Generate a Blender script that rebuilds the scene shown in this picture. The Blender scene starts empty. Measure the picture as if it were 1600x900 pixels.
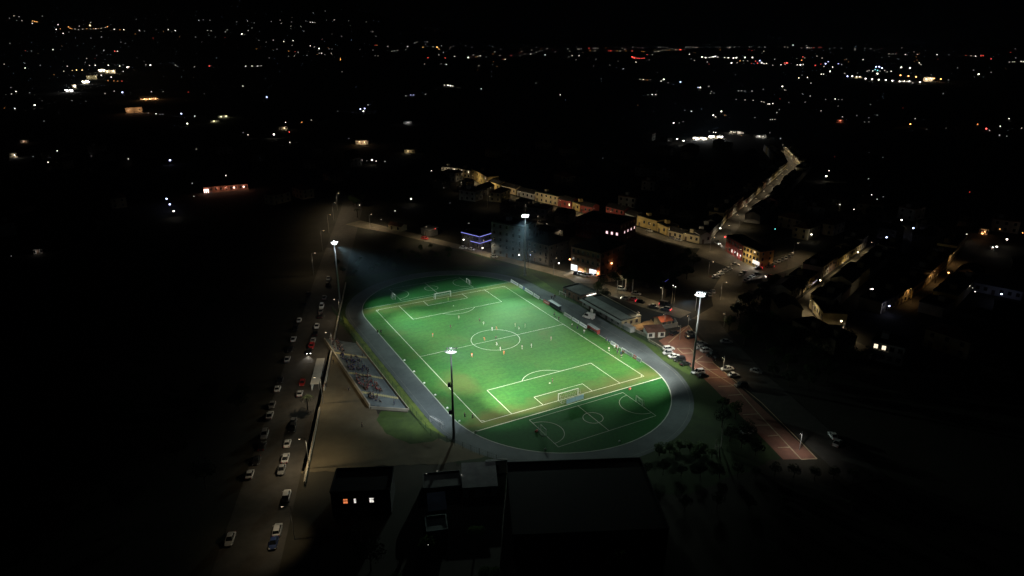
import bpy, math, random
import numpy as np
from mathutils import Vector, Matrix
random.seed(7)
R = math.radians
scene = bpy.context.scene
col = scene.collection

# ------------------------------------------------------------------ camera, sky, moon, exposure
CAM = np.array([-104.64, -204.82, 105.79]); F = 1053.0; PITCH = .3545; YAW = .4992
cd = bpy.data.cameras.new('camera'); cam = bpy.data.objects.new('camera', cd); col.objects.link(cam)
cam.location = CAM; cam.rotation_euler = (math.pi/2 - PITCH, 0, -YAW)
cd.sensor_width = 36; cd.lens = F/1600*36; cd.clip_start = 1; cd.clip_end = 60000
scene.camera = cam
world = bpy.data.worlds.new('World'); scene.world = world; world.use_nodes = True
nt = world.node_tree; bg = nt.nodes['Background']
sky = nt.nodes.new('ShaderNodeTexSky'); sky.sky_type = 'NISHITA'; sky.sun_disc = False
sky.sun_elevation = R(25); sky.sun_rotation = R(200)
nt.links.new(sky.outputs[0], bg.inputs[0]); bg.inputs[1].default_value = 0.00009
ml = bpy.data.lights.new('moon', 'SUN'); ml.energy = 0.0006; ml.angle = R(.5); ml.color = (.85, .92, 1)
moon = bpy.data.objects.new('moon', ml); col.objects.link(moon); moon.rotation_euler = (R(65), 0, R(-20))
vs = scene.view_settings; vs.view_transform = 'Standard'; vs.look = 'None'; vs.exposure = 0; vs.gamma = 1
scene.cycles.use_light_tree = True
scene.cycles.max_bounces = 5; scene.cycles.diffuse_bounces = 2; scene.cycles.glossy_bounces = 2
scene.cycles.volume_bounces = 0; scene.cycles.sample_clamp_indirect = 2.0
scene.cycles.use_denoising = True

# ------------------------------------------------------------------ helpers
FW = np.array([math.sin(YAW)*math.cos(PITCH), math.cos(YAW)*math.cos(PITCH), -math.sin(PITCH)])
RT = np.array([math.cos(YAW), -math.sin(YAW), 0]); UP = np.cross(RT, FW)
def ray(px, py): return FW + RT*(px-800)/F + UP*(450-py)/F
def gp(px, py, z=0.0):
    d = ray(px, py); t = (z-CAM[2])/d[2]; return CAM + t*d
def g2(px, py): p = gp(px, py); return (float(p[0]), float(p[1]))
def dist(p): return float(np.linalg.norm(np.array(p)-CAM))

def mat(name, c, rough=.8, var=.25, scale=1.0, c2=None, metal=0, bump=0, spec=.3, scale2=None):
    m = bpy.data.materials.new(name); m.use_nodes = True; t = m.node_tree; b = t.nodes['Principled BSDF']
    b.inputs['Roughness'].default_value = rough; b.inputs['Metallic'].default_value = metal
    b.inputs['Specular IOR Level'].default_value = spec
    tc = t.nodes.new('ShaderNodeTexCoord'); n = t.nodes.new('ShaderNodeTexNoise')
    n.inputs['Scale'].default_value = scale; n.inputs['Detail'].default_value = 5; n.inputs['Roughness'].default_value = .65
    t.links.new(tc.outputs['Object'], n.inputs['Vector'])
    r = t.nodes.new('ShaderNodeValToRGB'); t.links.new(n.outputs['Fac'], r.inputs[0])
    a = c2 or tuple(x*(1-var) for x in c); z = c if c2 else tuple(min(1, x*(1+var)) for x in c)
    r.color_ramp.elements[0].position = .32; r.color_ramp.elements[1].position = .68
    r.color_ramp.elements[0].color = (*a, 1); r.color_ramp.elements[1].color = (*z, 1)
    t.links.new(r.outputs[0], b.inputs['Base Color'])
    if bump:
        bm = t.nodes.new('ShaderNodeBump'); bm.inputs['Strength'].default_value = bump
        t.links.new(n.outputs['Fac'], bm.inputs['Height']); t.links.new(bm.outputs[0], b.inputs['Normal'])
    return m
def emit(name, c, s):
    m = bpy.data.materials.new(name); m.use_nodes = True; t = m.node_tree; b = t.nodes['Principled BSDF']
    b.inputs['Base Color'].default_value = (*[x*.5 for x in c], 1)
    b.inputs['Emission Color'].default_value = (*c, 1); b.inputs['Emission Strength'].default_value = s
    m.cycles.emission_sampling = 'NONE'
    return m

class MB:
    def __init__(s): s.v = []; s.f = []; s.m = []
    def add(s, vs, fs, m=0):
        o = len(s.v); s.v += [tuple(map(float, v)) for v in vs]
        s.f += [tuple(i+o for i in f) for f in fs]; s.m += [m]*len(fs); return s
    def box(s, c, d, rz=0, m=0, taper=1.0):
        x, y, z = d[0]/2, d[1]/2, d[2]/2; ca, sa = math.cos(rz), math.sin(rz); vs = []
        for k, zz in ((1, -z), (taper, z)):
            for sx, sy in ((-1, -1), (1, -1), (1, 1), (-1, 1)):
                px, py = sx*x*k, sy*y*k
                vs.append((c[0]+px*ca-py*sa, c[1]+px*sa+py*ca, c[2]+zz))
        return s.add(vs, [(3, 2, 1, 0), (4, 5, 6, 7), (0, 1, 5, 4), (1, 2, 6, 5), (2, 3, 7, 6), (3, 0, 4, 7)], m)
    def cyl(s, p0, p1, r0, r1=None, n=8, m=0, caps=True):
        r1 = r0 if r1 is None else r1
        a = Vector(p0); b = Vector(p1); d = (b-a).normalized()
        u = d.orthogonal().normalized(); w = d.cross(u); vs = []
        for p, r in ((a, r0), (b, r1)):
            for i in range(n):
                t = 2*math.pi*i/n; vs.append(p + u*math.cos(t)*r + w*math.sin(t)*r)
        fs = [(i, (i+1) % n, n+(i+1) % n, n+i) for i in range(n)]
        if caps: fs += [tuple(range(n-1, -1, -1)), tuple(range(n, 2*n))]
        return s.add(vs, fs, m)
    def sph(s, c, r, n=8, k=5, m=0, sc=(1, 1, 1)):
        vs = [(c[0], c[1], c[2]-r*sc[2])]
        for j in range(1, k):
            t = -math.pi/2 + math.pi*j/k
            for i in range(n):
                a = 2*math.pi*i/n
                vs.append((c[0]+r*sc[0]*math.cos(t)*math.cos(a), c[1]+r*sc[1]*math.cos(t)*math.sin(a), c[2]+r*sc[2]*math.sin(t)))
        vs.append((c[0], c[1], c[2]+r*sc[2])); fs = []
        for i in range(n):
            fs.append((0, 1+(i+1) % n, 1+i)); fs.append((len(vs)-1, 1+(k-2)*n+i, 1+(k-2)*n+(i+1) % n))
            for j in range(k-2): fs.append((1+j*n+i, 1+j*n+(i+1) % n, 1+(j+1)*n+(i+1) % n, 1+(j+1)*n+i))
        return s.add(vs, fs, m)
    def poly(s, pts, m=0): return s.add(pts, [tuple(range(len(pts)))], m)
    def prism(s, pts, z0, z1, m=0):
        n = len(pts); a = sum(pts[i][0]*pts[(i+1) % n][1]-pts[(i+1) % n][0]*pts[i][1] for i in range(n))
        if a < 0: pts = pts[::-1]
        vs = [(x, y, z0) for x, y in pts]+[(x, y, z1) for x, y in pts]
        return s.add(vs, [tuple(range(n-1, -1, -1)), tuple(range(n, 2*n))]+[(i, (i+1) % n, n+(i+1) % n, n+i) for i in range(n)], m)
    def mesh(s, name, mats, smooth=False):
        me = bpy.data.meshes.new(name); me.from_pydata(s.v, [], s.f)
        for x in (mats if isinstance(mats, (list, tuple)) else [mats]): me.materials.append(x)
        me.polygons.foreach_set('material_index', s.m)
        if smooth: me.polygons.foreach_set('use_smooth', [True]*len(s.f))
        me.update(); return me
    def build(s, name, mats, parent=None, smooth=False): return link(name, s.mesh(name, mats, smooth), parent)
def link(name, me, parent=None, loc=None, rz=None):
    o = bpy.data.objects.new(name, me); col.objects.link(o)
    if parent: o.parent = parent
    if loc is not None: o.location = loc
    if rz is not None: o.rotation_euler = (0, 0, rz)
    return o
def tag(o, label, cat, group=None):
    o['label'] = label; o['category'] = cat
    if group: o['group'] = group
    return o
def thing(name, label, cat, loc=(0, 0, 0), rz=0, group=None):
    o = bpy.data.objects.new(name, None); col.objects.link(o); o.empty_display_size = .2
    o.location = [float(x) for x in loc]; o.rotation_euler = (0, 0, rz); return tag(o, label, cat, group)
def struct(o): o['kind'] = 'structure'; return o
def dup(root, loc, rz, label, group=None, sc=1.0):
    r = root.copy(); col.objects.link(r); r.location = [float(x) for x in loc]; r.rotation_euler = (0, 0, rz); r.scale = (sc, sc, sc)
    r['label'] = label
    if group: r['group'] = group
    for ch in root.children:
        c = ch.copy(); col.objects.link(c); c.parent = r
        for g in ch.children:
            d = g.copy(); col.objects.link(d); d.parent = c
    return r
def lamp(name, kind, parent, loc, power, color, aim=None, angle=120, blend=1.0, size=.15):
    l = bpy.data.lights.new(name, kind); l.energy = power; l.color = color; l.shadow_soft_size = size
    if kind == 'SPOT': l.spot_size = R(angle); l.spot_blend = blend
    o = bpy.data.objects.new(name, l); col.objects.link(o); o.parent = parent; o.location = loc
    if aim is not None: o.rotation_euler = Vector(aim).to_track_quat('-Z', 'Y').to_euler()
    return o
ORD = ['first', 'second', 'third', 'fourth', 'fifth', 'sixth', 'seventh', 'eighth', 'ninth', 'tenth', 'eleventh', 'twelfth',
       'thirteenth', 'fourteenth', 'fifteenth', 'sixteenth', 'seventeenth', 'eighteenth', 'nineteenth', 'twentieth']

WARM = (1, .72, .42); COOL = (.86, .95, 1.0)
M = dict(
    earth=mat('dark_earth', (.030, .027, .018), .95, .4, .05),
    hill=mat('hill_scrub', (.02, .024, .014), .95, .4, .01),
    asphalt=mat('asphalt', (.058, .054, .047), .9, .22, .35),
    paleroad=mat('pale_worn_road', (.15, .135, .1), .9, .25, .25),
    track=mat('track_asphalt', (.072, .088, .094), .85, .3, .09),
    lot=mat('dirt_lot', (.15, .125, .075), .95, .0, .06, c2=(.075, .062, .038)),
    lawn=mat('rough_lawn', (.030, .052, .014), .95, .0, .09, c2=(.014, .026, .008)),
    verge=mat('verge_grass', (.058, .1, .02), .95, .0, .15, c2=(.024, .044, .011)), black=mat('unlit_black', (.004, .004, .004), .95, .3, .3),  # black stands in for missing light on foreground walls and roofs
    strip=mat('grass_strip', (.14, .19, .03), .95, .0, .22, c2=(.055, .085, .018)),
    line=mat('line_paint', (.62, .66, .58), .8, .2, .3),
    dline=mat('pale_line_paint', (.34, .38, .34), .8, .2, .3),
    paver=mat('red_paver', (.25, .115, .08), .9, .0, .25, c2=(.15, .078, .058)),
    pline=mat('paver_joint', (.42, .33, .22), .9, .15, .3),
    conc=mat('concrete', (.125, .15, .155), .9, .18, .4),
    conc2=mat('pale_concrete', (.36, .33, .26), .9, .18, .4),
    stair=mat('yellow_stair', (.42, .38, .2), .9, .15, .6),
    steel=mat('galvanised_steel', (.27, .285, .29), .55, .15, 1.2),
    pole_dark=mat('shaded_steel', (.1, .105, .11), .6, .15, 1),  # darker copy of the steel, with the nearest pole's shade in its colour
    dsteel=mat('dark_steel', (.05, .055, .05), .6, .2, 1),
    green=mat('fence_green', (.03, .07, .035), .6, .2, 1),
    white=mat('white_paint', (.78, .79, .78), .5, .06, 1),
    net=mat('net_cord', (.5, .52, .5), .9, .1, 1),
    banner=mat('pale_blue_banner', (.42, .62, .78), .7, .12, .5),
    boardw=mat('board_white', (.78, .8, .82), .6, .05, 1), boardm=mat('board_mark', (.2, .24, .32), .6, .5, 2.5),
    boardr=mat('board_red', (.6, .12, .1), .6, .15, 1), boardb=mat('board_blue', (.1, .14, .42), .6, .15, 1),
    dug=mat('dugout_shell', (.05, .06, .07), .4, .2, 1), dugr=mat('dugout_red', (.3, .06, .05), .5, .2, 1),
    clear=mat('dugout_roof', (.34, .38, .4), .3, .1, 1),
    tyre=mat('tyre', (.02, .02, .02), .9, .2, 3), rim=mat('rim', (.4, .4, .42), .4, .1, 3, metal=.5),
    glass=mat('dark_glass', (.012, .014, .016), .12, .2, 1, spec=.6),
    headoff=mat('headlight_glass', (.6, .6, .58), .2, .05, 2), tailoff=mat('taillight_glass', (.3, .02, .02), .3, .1, 2),
    headon=emit('headlight_on', (1, .93, .8), 14), tailon=emit('taillight_on', (1, .05, .07), 7),
    skin=mat('skin', (.42, .27, .19), .6, .08, 5), hair=mat('hair', (.025, .018, .013), .8, .2, 8),
    floodon=emit('flood_glass', (.9, .97, 1), 26),
    wall_c=mat('plaster_cream', (.42, .36, .22), .9, .2, .35), wall_y=mat('plaster_yellow', (.5, .38, .14), .9, .2, .35),
    wall_g=mat('plaster_grey', (.34, .35, .34), .9, .2, .3), wall_r=mat('plaster_red', (.26, .05, .04), .9, .2, .35),
    wall_w=mat('plaster_white', (.55, .54, .5), .9, .15, .35), wall_b=mat('brick_brown', (.17, .11, .08), .9, .25, .6),
    wall_d=mat('plaster_dark', (.09, .085, .078), .9, .25, .3), wall_dr=mat('plaster_dark_red', (.09, .022, .018), .9, .2, .3),
    wall_ap=mat('plaster_blue_grey', (.13, .15, .165), .9, .2, .25), wall_o=mat('plaster_orange', (.38, .17, .07), .9, .2, .4),
    roof_d=mat('roof_dark', (.03, .028, .026), .9, .3, .4), roof_t=mat('roof_tile', (.13, .06, .04), .9, .3, .6),
    roof_o=mat('roof_orange', (.5, .12, .05), .85, .15, .8), roof_g=mat('roof_grey', (.13, .145, .14), .8, .2, .25),
    roof_p=mat('roof_pale', (.3, .31, .31), .75, .25, .4), membrane=mat('roof_membrane', (.07, .075, .072), .9, .25, .25),
    frame=mat('window_frame', (.17, .16, .15), .7, .1, 2), door=mat('door_wood', (.08, .05, .03), .6, .2, 2),
    paneoff=mat('dark_pane', (.012, .013, .014), .15, .2, 1, spec=.6),
    paneon=emit('lit_pane', (1, .82, .58), 1.6), panew=emit('lit_pane_white', (1, .95, .88), 1.0), panep=emit('lit_pane_pink', (1, .62, .66), 1.6),
    paneor=emit('lit_pane_orange', (1, .27, .09), .9), shopon=emit('shop_light', (.9, .96, 1), 1.3),
    bark=mat('bark', (.05, .038, .026), .95, .3, 2), barkw=mat('pale_bark', (.42, .4, .36), .9, .3, 2),
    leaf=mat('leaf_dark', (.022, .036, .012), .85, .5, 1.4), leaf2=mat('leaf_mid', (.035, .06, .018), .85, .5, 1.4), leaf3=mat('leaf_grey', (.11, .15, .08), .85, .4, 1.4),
    led=emit('violet_led', (.32, .33, 1), 1.6), ledb=emit('blue_led', (.25, .25, 1), 1.3), ledw=emit('white_led', (.9, .85, 1), .45),
    tube=emit('tube_light', (1, .96, .88), 2.6), sign_red=emit('red_sign', (1, .05, .05), 4),
)

t_ = M['banner'].node_tree; tl = t_.nodes.new('ShaderNodeBsdfTranslucent'); mx = t_.nodes.new('ShaderNodeMixShader'); mx.inputs[0].default_value = .6     # thin cloth lets the floodlight through
tl.inputs[0].default_value = (.75, .88, .95, 1); t_.links.new(t_.nodes['Principled BSDF'].outputs[0], mx.inputs[1]); t_.links.new(tl.outputs[0], mx.inputs[2]); t_.links.new(mx.outputs[0], t_.nodes['Material Output'].inputs['Surface'])

for k_ in ('leaf2', 'leaf3'):                             # leaves let some of the light through
    t_ = M[k_].node_tree; tl = t_.nodes.new('ShaderNodeBsdfTranslucent'); mx = t_.nodes.new('ShaderNodeMixShader'); mx.inputs[0].default_value = .5
    pb_ = t_.nodes['Principled BSDF']; t_.links.new(pb_.inputs['Base Color'].links[0].from_socket, tl.inputs[0]); t_.links.new(pb_.outputs[0], mx.inputs[1]); t_.links.new(tl.outputs[0], mx.inputs[2]); t_.links.new(mx.outputs[0], t_.nodes['Material Output'].inputs['Surface'])

# ------------------------------------------------------------------ terrain
def crest(px):                                    # apparent height of the hill line in the far distance, by bearing
    return np.interp(px, [-500, -200, 0, 250, 420, 520, 580, 660, 720, 790], [30, 26, 22, 17, 15, 17, 30, 46, 60, 69])
def bearing_px(x, y):
    d = np.array([x-CAM[0], y-CAM[1]]); f = d[0]*math.sin(YAW)+d[1]*math.cos(YAW); r = d[0]*math.cos(YAW)-d[1]*math.sin(YAW)
    return 800 + F*(r/max(f, 1))/1.02
def hill_h(x, y):
    D = math.hypot(x-CAM[0], y-CAM[1]); 
    if D < 3600: return 0.0
    px = bearing_px(x, y); H = max(0, (69-crest(px))/F*9000*1.02 + 80*max(0, min(1, (760-px)/60)))
    t = min(1, (D-3600)/5400); s = t*t*(3-2*t)
    if D > 9000: s = max(0, 1-(D-9000)/4000)
    n = math.sin(x*.0021+1)*math.sin(y*.0017)+.5*math.sin(x*.005+y*.004)
    return max(0, H*(s*(1+.0*n) + .05*n*s*(1-s)*4))
def hit(px, py):
    d = ray(px, py); dh = d/math.hypot(d[0], d[1])
    t = 50.0
    while t < 17500:
        p = CAM + dh*t
        if p[2] <= hill_h(p[0], p[1]): return p
        t *= 1.004 if t > 3000 else 1.002
    return CAM + dh*17000

b = MB(); rings = [0, 40, 90, 140, 190, 240, 300, 380, 480, 620, 820, 1100, 1500, 2200, 3500, 6000, 10000, 18000]; N = 96
for r in rings[1:]:
    for i in range(N): b.v.append((30+r*math.cos(2*math.pi*i/N), r*math.sin(2*math.pi*i/N), 0))
b.v.append((30, 0, 0)); c0 = len(b.v)-1
for i in range(N): b.f.append((c0, i, (i+1) % N)); b.m.append(0)
for k in range(len(rings)-2):
    for i in range(N): b.f.append((k*N+i, (k+1)*N+i, (k+1)*N+(i+1) % N, k*N+(i+1) % N)); b.m.append(0)
struct(b.build('ground', M['earth']))

b = MB(); na, nd = 80, 36
for j in range(nd):
    D = 3650 + (13200-3650)*j/(nd-1)
    for i in range(na):
        px = -900 + 1720*i/(na-1); a = YAW + math.atan((px-800)/F*1.02)
        x = CAM[0]+D*math.sin(a); y = CAM[1]+D*math.cos(a); b.v.append((x, y, hill_h(x, y)-.3))
for j in range(nd-1):
    for i in range(na-1): b.f.append((j*na+i, j*na+i+1, (j+1)*na+i+1, (j+1)*na+i)); b.m.append(0)
struct(b.build('hills', M['hill'], smooth=True))

def sheet(name, pts, z, m): 
    b = MB()
    if name in ('lawn', 'dirt_lot', 'grass_verge', 'grass_strip', 'sand_yard', 'fallow_field', 'grass_patch'):            # soil and grass have uneven edges
        rr = random.Random(name); q = []
        for (x0, y0), (x1, y1) in zip(pts, pts[1:]+pts[:1]):
            n = max(1, int(math.hypot(x1-x0, y1-y0)/1.6)); j = .18 if 'grass' in name else .55
            for i in range(n): f = i/n; q.append((x0+(x1-x0)*f+(rr.uniform(-j, j) if i else 0), y0+(y1-y0)*f+(rr.uniform(-j, j) if i else 0)))
        pts = q
    P = [(x, y, z) for x, y in pts]; c = len(P)
    a = sum(P[i][0]*P[(i+1) % c][1]-P[(i+1) % c][0]*P[i][1] for i in range(c))
    b.poly(P if a > 0 else P[::-1]); return struct(b.build(name, m))
def ribbon(name, pts, w, z, m):
    b = MB(); n = len(pts); L = []; Rr = []
    for i, p in enumerate(pts):
        a = pts[max(0, i-1)]; c = pts[min(n-1, i+1)]; dx, dy = c[0]-a[0], c[1]-a[1]; l = math.hypot(dx, dy); ww = w[i] if isinstance(w, (list, tuple)) else w
        nx, ny = -dy/l*ww/2, dx/l*ww/2; L.append((p[0]+nx, p[1]+ny, z)); Rr.append((p[0]-nx, p[1]-ny, z))
    for i in range(n-1): b.poly([Rr[i], Rr[i+1], L[i+1], L[i]])
    return struct(b.build(name, m))

RD = np.array([.337, .9415]); RN = np.array([-RD[1], RD[0]])       # direction of the long road, its left normal
def rp(s, o): p = np.array([-72., 0.]) + RD*s + RN*o; return (float(p[0]), float(p[1]))
# lawns, lot, roads (each sheet 2 cm above the one below)
sheet('lawn', [(-47, -60), (-47, 75), (-30, 128), (30, 122), (62, 50), (52, -20), (47, -62), (33, -104), (0, -104), (-40, -80)], .02, M['lawn'])
sheet('fallow_field', [(-34, 98), (-8, 190), (6, 176), (30, 122), (40, 94), (52, 66), (36, 82), (0, 92)], .035, mat('dark_ground', (.02, .021, .012), .95, .4, .12))  # darker sheet of ground between side road and far bend
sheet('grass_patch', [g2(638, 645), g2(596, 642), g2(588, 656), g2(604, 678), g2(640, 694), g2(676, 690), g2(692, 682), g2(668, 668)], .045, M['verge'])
sheet('dirt_lot', [rp(40, -7.5), (-56.8, 32), (-56, 0), (-55.5, -30), (-52, -45), (-44, -52), (-37.5, -61), g2(758, 713), g2(690, 726), g2(600, 727), g2(560, 733), g2(500, 737), g2(462, 738), rp(-50, -7.5), rp(-20, -7.5)], .03, M['lot'])
ribbon('road', [rp(-140, 0), rp(-60, 0), rp(40, 0), rp(120, 0), rp(240, -1), rp(300, 0)], 14, .04, M['asphalt'])
ribbon('side_road', [rp(208, -4), rp(196, -16), (17, 164), (39, 113), (48, 88), (60, 58), (66, 42), (70, 18), (74, 0), (79, -16)], [12, 11, 8, 6.5, 6.5, 7, 8, 10, 10, 9], .06, M['paleroad'])
FRONTS = [g2(*q) for q in ((690, 272), (737, 281), (783, 300), (836, 315), (872, 323), (924, 336), (976, 347), (1041, 369), (1092, 382))]
STREET = [(x-4.6, y-1.5) for x, y in FRONTS]
ribbon('street', STREET+[(160, 50)], 8, .04, M['paleroad'])
ribbon('climbing_street', [(154, 30), (166, 54), (211, 85), (255, 110), (317, 148), (393, 194), (440, 235), (459, 269)], 9, .06, M['asphalt'])
sheet('plaza', [(78, -20), (96, -14), (106, -2), (140, 22), (140, 44), (156, 56), (170, 50), (160, 20), (196, 24), (200, 10), (150, 2), (112, -24), (90, -30)], .08, mat('plaza_asphalt', (.11, .095, .07), .9, .2, .2))
ribbon('lane', [(112, -81), (116, -49), (127, -32), (167, -17), (237, 8)], 6.5, .06, M['paleroad'])
ribbon('upper_lane', [(150, -57), (179, -52), (230, -36), (300, -10)], 6, .06, M['asphalt'])
ribbon('parking_road', [(84, -22), (76, -34), (62, -66), (50, -102), (44, -122)], [9, 11, 11, 11, 11], .07, M['asphalt'])
sheet('shop_forecourt', [(62, 50), (69, 53), (76, 38), (88, 44), (84, 30), (68, 33), (61, 38)], .1, mat('forecourt', (.3, .26, .19), .9, .2, .3))
sheet('parking_pavers', [(53, -30), (73, -24), (66, -40), (58, -53), (40.7, -109.1), (32.5, -105), (45, -66), (48.3, -54), (50.5, -41)], .08, M['paver'])
b = MB()
def ln(b, p, q, w, z, m=0):
    d = np.array(q, float)-np.array(p, float); l = np.linalg.norm(d); n = np.array([-d[1], d[0]])/l*w/2
    b.poly([(p[0]-n[0], p[1]-n[1], z), (q[0]-n[0], q[1]-n[1], z), (q[0]+n[0], q[1]+n[1], z), (p[0]+n[0], p[1]+n[1], z)], m)
for p, q in [((52.9, -49.7), (51.4, -69.3)), ((51.4, -69.3), (44.9, -85.3)), ((44.9, -85.3), (36.8, -107.3)), ((57.7, -52.9), (50.9, -80.9)), ((50.9, -80.9), (44.8, -98.2)), ((44.8, -98.2), (40.7, -109.1)),
    ((48.6, -54.3), (55.4, -58)), ((47, -60.4), (53.7, -63.5)), ((46.7, -66.8), (51.7, -69)), ((45.2, -72.5), (49.8, -74.3)), ((40.4, -83.2), (45.1, -85.2)), ((38.7, -89), (43, -91.2)), ((37.8, -95), (41.1, -96.2)), ((35.7, -100.4), (38.8, -101.9)), ((36.8, -107.3), (40.7, -109.1)),
    ((72.8, -24.5), (54.9, -33.3)), ((54.6, -38.4), (58.7, -40.6)), ((52.3, -49.6), (58.4, -47.5)), ((53, -49.8), (58, -53.2)), ((54.6, -38.4), (53.4, -42.6)), ((58.7, -40.6), (57.4, -44.2)), ((53.4, -42.6), (57.4, -44.2)), ((72.8, -24.5), (66, -38))]:
    ln(b, p, q, .32, .1+.0004*len(b.f))
struct(b.build('parking_lines', M['pline']))

# ------------------------------------------------------------------ the pitch
def stad(r, ys=42.2, n=40):
    p = [(r*math.cos(a), ys+r*math.sin(a)) for a in np.linspace(0, math.pi, n)]
    return p + [(r*math.cos(a), -ys+r*math.sin(a)) for a in np.linspace(math.pi, 2*math.pi, n)]
def turf_mat():
    m = bpy.data.materials.new('turf'); m.use_nodes = True; t = m.node_tree; bs = t.nodes['Principled BSDF']
    bs.inputs['Roughness'].default_value = .9; bs.inputs['Specular IOR Level'].default_value = .15
    tc = t.nodes.new('ShaderNodeTexCoord')
    def noise(s, det=4):
        n = t.nodes.new('ShaderNodeTexNoise'); n.inputs['Scale'].default_value = s; n.inputs['Detail'].default_value = det
        t.links.new(tc.outputs['Object'], n.inputs['Vector']); return n.outputs['Fac']
    def ramp(x, p0, c0, p1, c1):
        r = t.nodes.new('ShaderNodeValToRGB'); e = r.color_ramp.elements; e[0].position = p0; e[1].position = p1; e[0].color = c0; e[1].color = c1
        t.links.new(x, r.inputs[0]); return r.outputs[0]
    def math_(op, a, b_=None):
        n = t.nodes.new('ShaderNodeMath'); n.operation = op; n.use_clamp = False
        for i, v in enumerate((a, b_)):
            if v is None: continue
            if isinstance(v, (int, float)): n.inputs[i].default_value = v
            else: t.links.new(v, n.inputs[i])
        return n.outputs[0]
    def mix(f, a, c):
        n = t.nodes.new('ShaderNodeMix'); n.data_type = 'RGBA'; t.links.new(f, n.inputs[0])
        for i, v in ((6, a), (7, c)):
            if isinstance(v, tuple): n.inputs[i].default_value = v
            else: t.links.new(v, n.inputs[i])
        return n.outputs[2]
    base = ramp(noise(.05), .35, (.025, .112, .022, 1), .65, (.045, .132, .025, 1))
    fine = ramp(noise(.9, 6), .3, (.78, .8, .78, 1), .7, (1.12, 1.1, 1.1, 1))
    mm = t.nodes.new('ShaderNodeMix'); mm.data_type = 'RGBA'; mm.blend_type = 'MULTIPLY'; mm.inputs[0].default_value = 1
    t.links.new(base, mm.inputs[6]); t.links.new(fine, mm.inputs[7])
    wv = t.nodes.new('ShaderNodeTexWave'); wv.wave_type = 'BANDS'; wv.bands_direction = 'Y'; wv.inputs['Scale'].default_value = .078; wv.inputs['Distortion'].default_value = .35; t.links.new(tc.outputs['Object'], wv.inputs['Vector'])
    seam = ramp(wv.outputs['Fac'], .3, (.965, .965, .97, 1), .7, (1.015, 1.02, 1.01, 1))            # carpet rolls laid across the pitch
    m2 = t.nodes.new('ShaderNodeMix'); m2.data_type = 'RGBA'; m2.blend_type = 'MULTIPLY'; m2.inputs[0].default_value = 1; t.links.new(mm.outputs[2], m2.inputs[6]); t.links.new(seam, m2.inputs[7])
    sep = t.nodes.new('ShaderNodeSeparateXYZ'); t.links.new(tc.outputs['Object'], sep.inputs[0])
    ax = math_('ABSOLUTE', sep.outputs[0]); ay = math_('ABSOLUTE', sep.outputs[1])
    wob = math_('MULTIPLY', math_('SUBTRACT', noise(.12), .5), 14)
    edge = math_('SUBTRACT', 6.5, math_('ABSOLUTE', math_('SUBTRACT', math_('ADD', ay, wob), 50)))        # worn bands along the goal lines
    w1 = ramp(math_('MULTIPLY', edge, .12), .0, (0, 0, 0, 1), .75, (.8, .8, .8, 1))
    w2 = ramp(noise(.075, 5), .56, (0, 0, 0, 1), .75, (.42, .42, .42, 1))                              # thin patches elsewhere
    sx = math_('ADD', sep.outputs[0], 26.0); sy = math_('ADD', sep.outputs[1], 24.0)                     # a scuffed stretch along the near left touchline
    rd = math_('ADD', math_('MULTIPLY', math_('MULTIPLY', sx, sx), .02), math_('MULTIPLY', math_('MULTIPLY', sy, sy), .008))
    w3 = ramp(math_('ADD', rd, math_('MULTIPLY', math_('SUBTRACT', noise(.14, 5), .5), 1.6)), .15, (.5, .5, .5, 1), 1.2, (0, 0, 0, 1))
    w2 = math_('MAXIMUM', w2, w3)
    inside = math_('LESS_THAN', ay, 53.2)
    wear = math_('MULTIPLY', math_('MAXIMUM', w1, w2), inside)
    turf = mix(wear, m2.outputs[2], (.095, .100, .030, 1))
    dk = t.nodes.new('ShaderNodeMix'); dk.data_type = 'RGBA'; dk.blend_type = 'MULTIPLY'; dk.inputs[0].default_value = 1
    t.links.new(fine, dk.inputs[6]); dk.inputs[7].default_value = (.009, .080, .014, 1)
    out = mix(inside, dk.outputs[2], turf)                     # the end segments are a darker carpet
    t.links.new(out, bs.inputs['Base Color'])
    bp = t.nodes.new('ShaderNodeBump'); bp.inputs['Strength'].default_value = .3; t.links.new(noise(6, 3), bp.inputs['Height']); t.links.new(bp.outputs[0], bs.inputs['Normal'])
    return m
sheet('football_pitch', stad(36.5), .06, turf_mat())
def ring(b, r0, r1, z, m=0, ys=42.2):
    A = stad(r0, ys); B = stad(r1, ys); n = len(A)
    for i in range(n):
        j = (i+1) % n; b.poly([(*A[i], z), (*B[i], z), (*B[j], z), (*A[j], z)], m)
b = MB(); ring(b, 36.5, 43.4, .06); 
sheet('track_apron', [(43.3, -45), (46.5, -30), (46.8, 14), (43.3, 40)], .055, M['track'])
struct(b.build('running_track', M['track']))
b = MB(); ring(b, 36.45, 36.75, .09); struct(b.build('track_kerb_line', M['dline']))
b = MB(); ring(b, 42.1, 42.2, .08); struct(b.build('track_lane_line', mat('worn_line', (.16, .17, .16), .9, .3, .4)))
b = MB(); LW = .14; L2, W2 = 49.7, 30.15; zz = [.09]
def pl(p, q, w=LW, m=0): zz[0] += .0003; ln(b, p, q, w, zz[0], m)
def arc(c, r, a0, a1, w=LW, n=40, m=0):
    zz[0] += .0003; t = np.linspace(a0, a1, n)
    for i in range(n-1):
        P = [(c[0]+(r+s)*math.cos(a), c[1]+(r+s)*math.sin(a), zz[0]) for a, s in ((t[i], -w/2), (t[i], w/2), (t[i+1], w/2), (t[i+1], -w/2))]
        b.poly(P, m)
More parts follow.
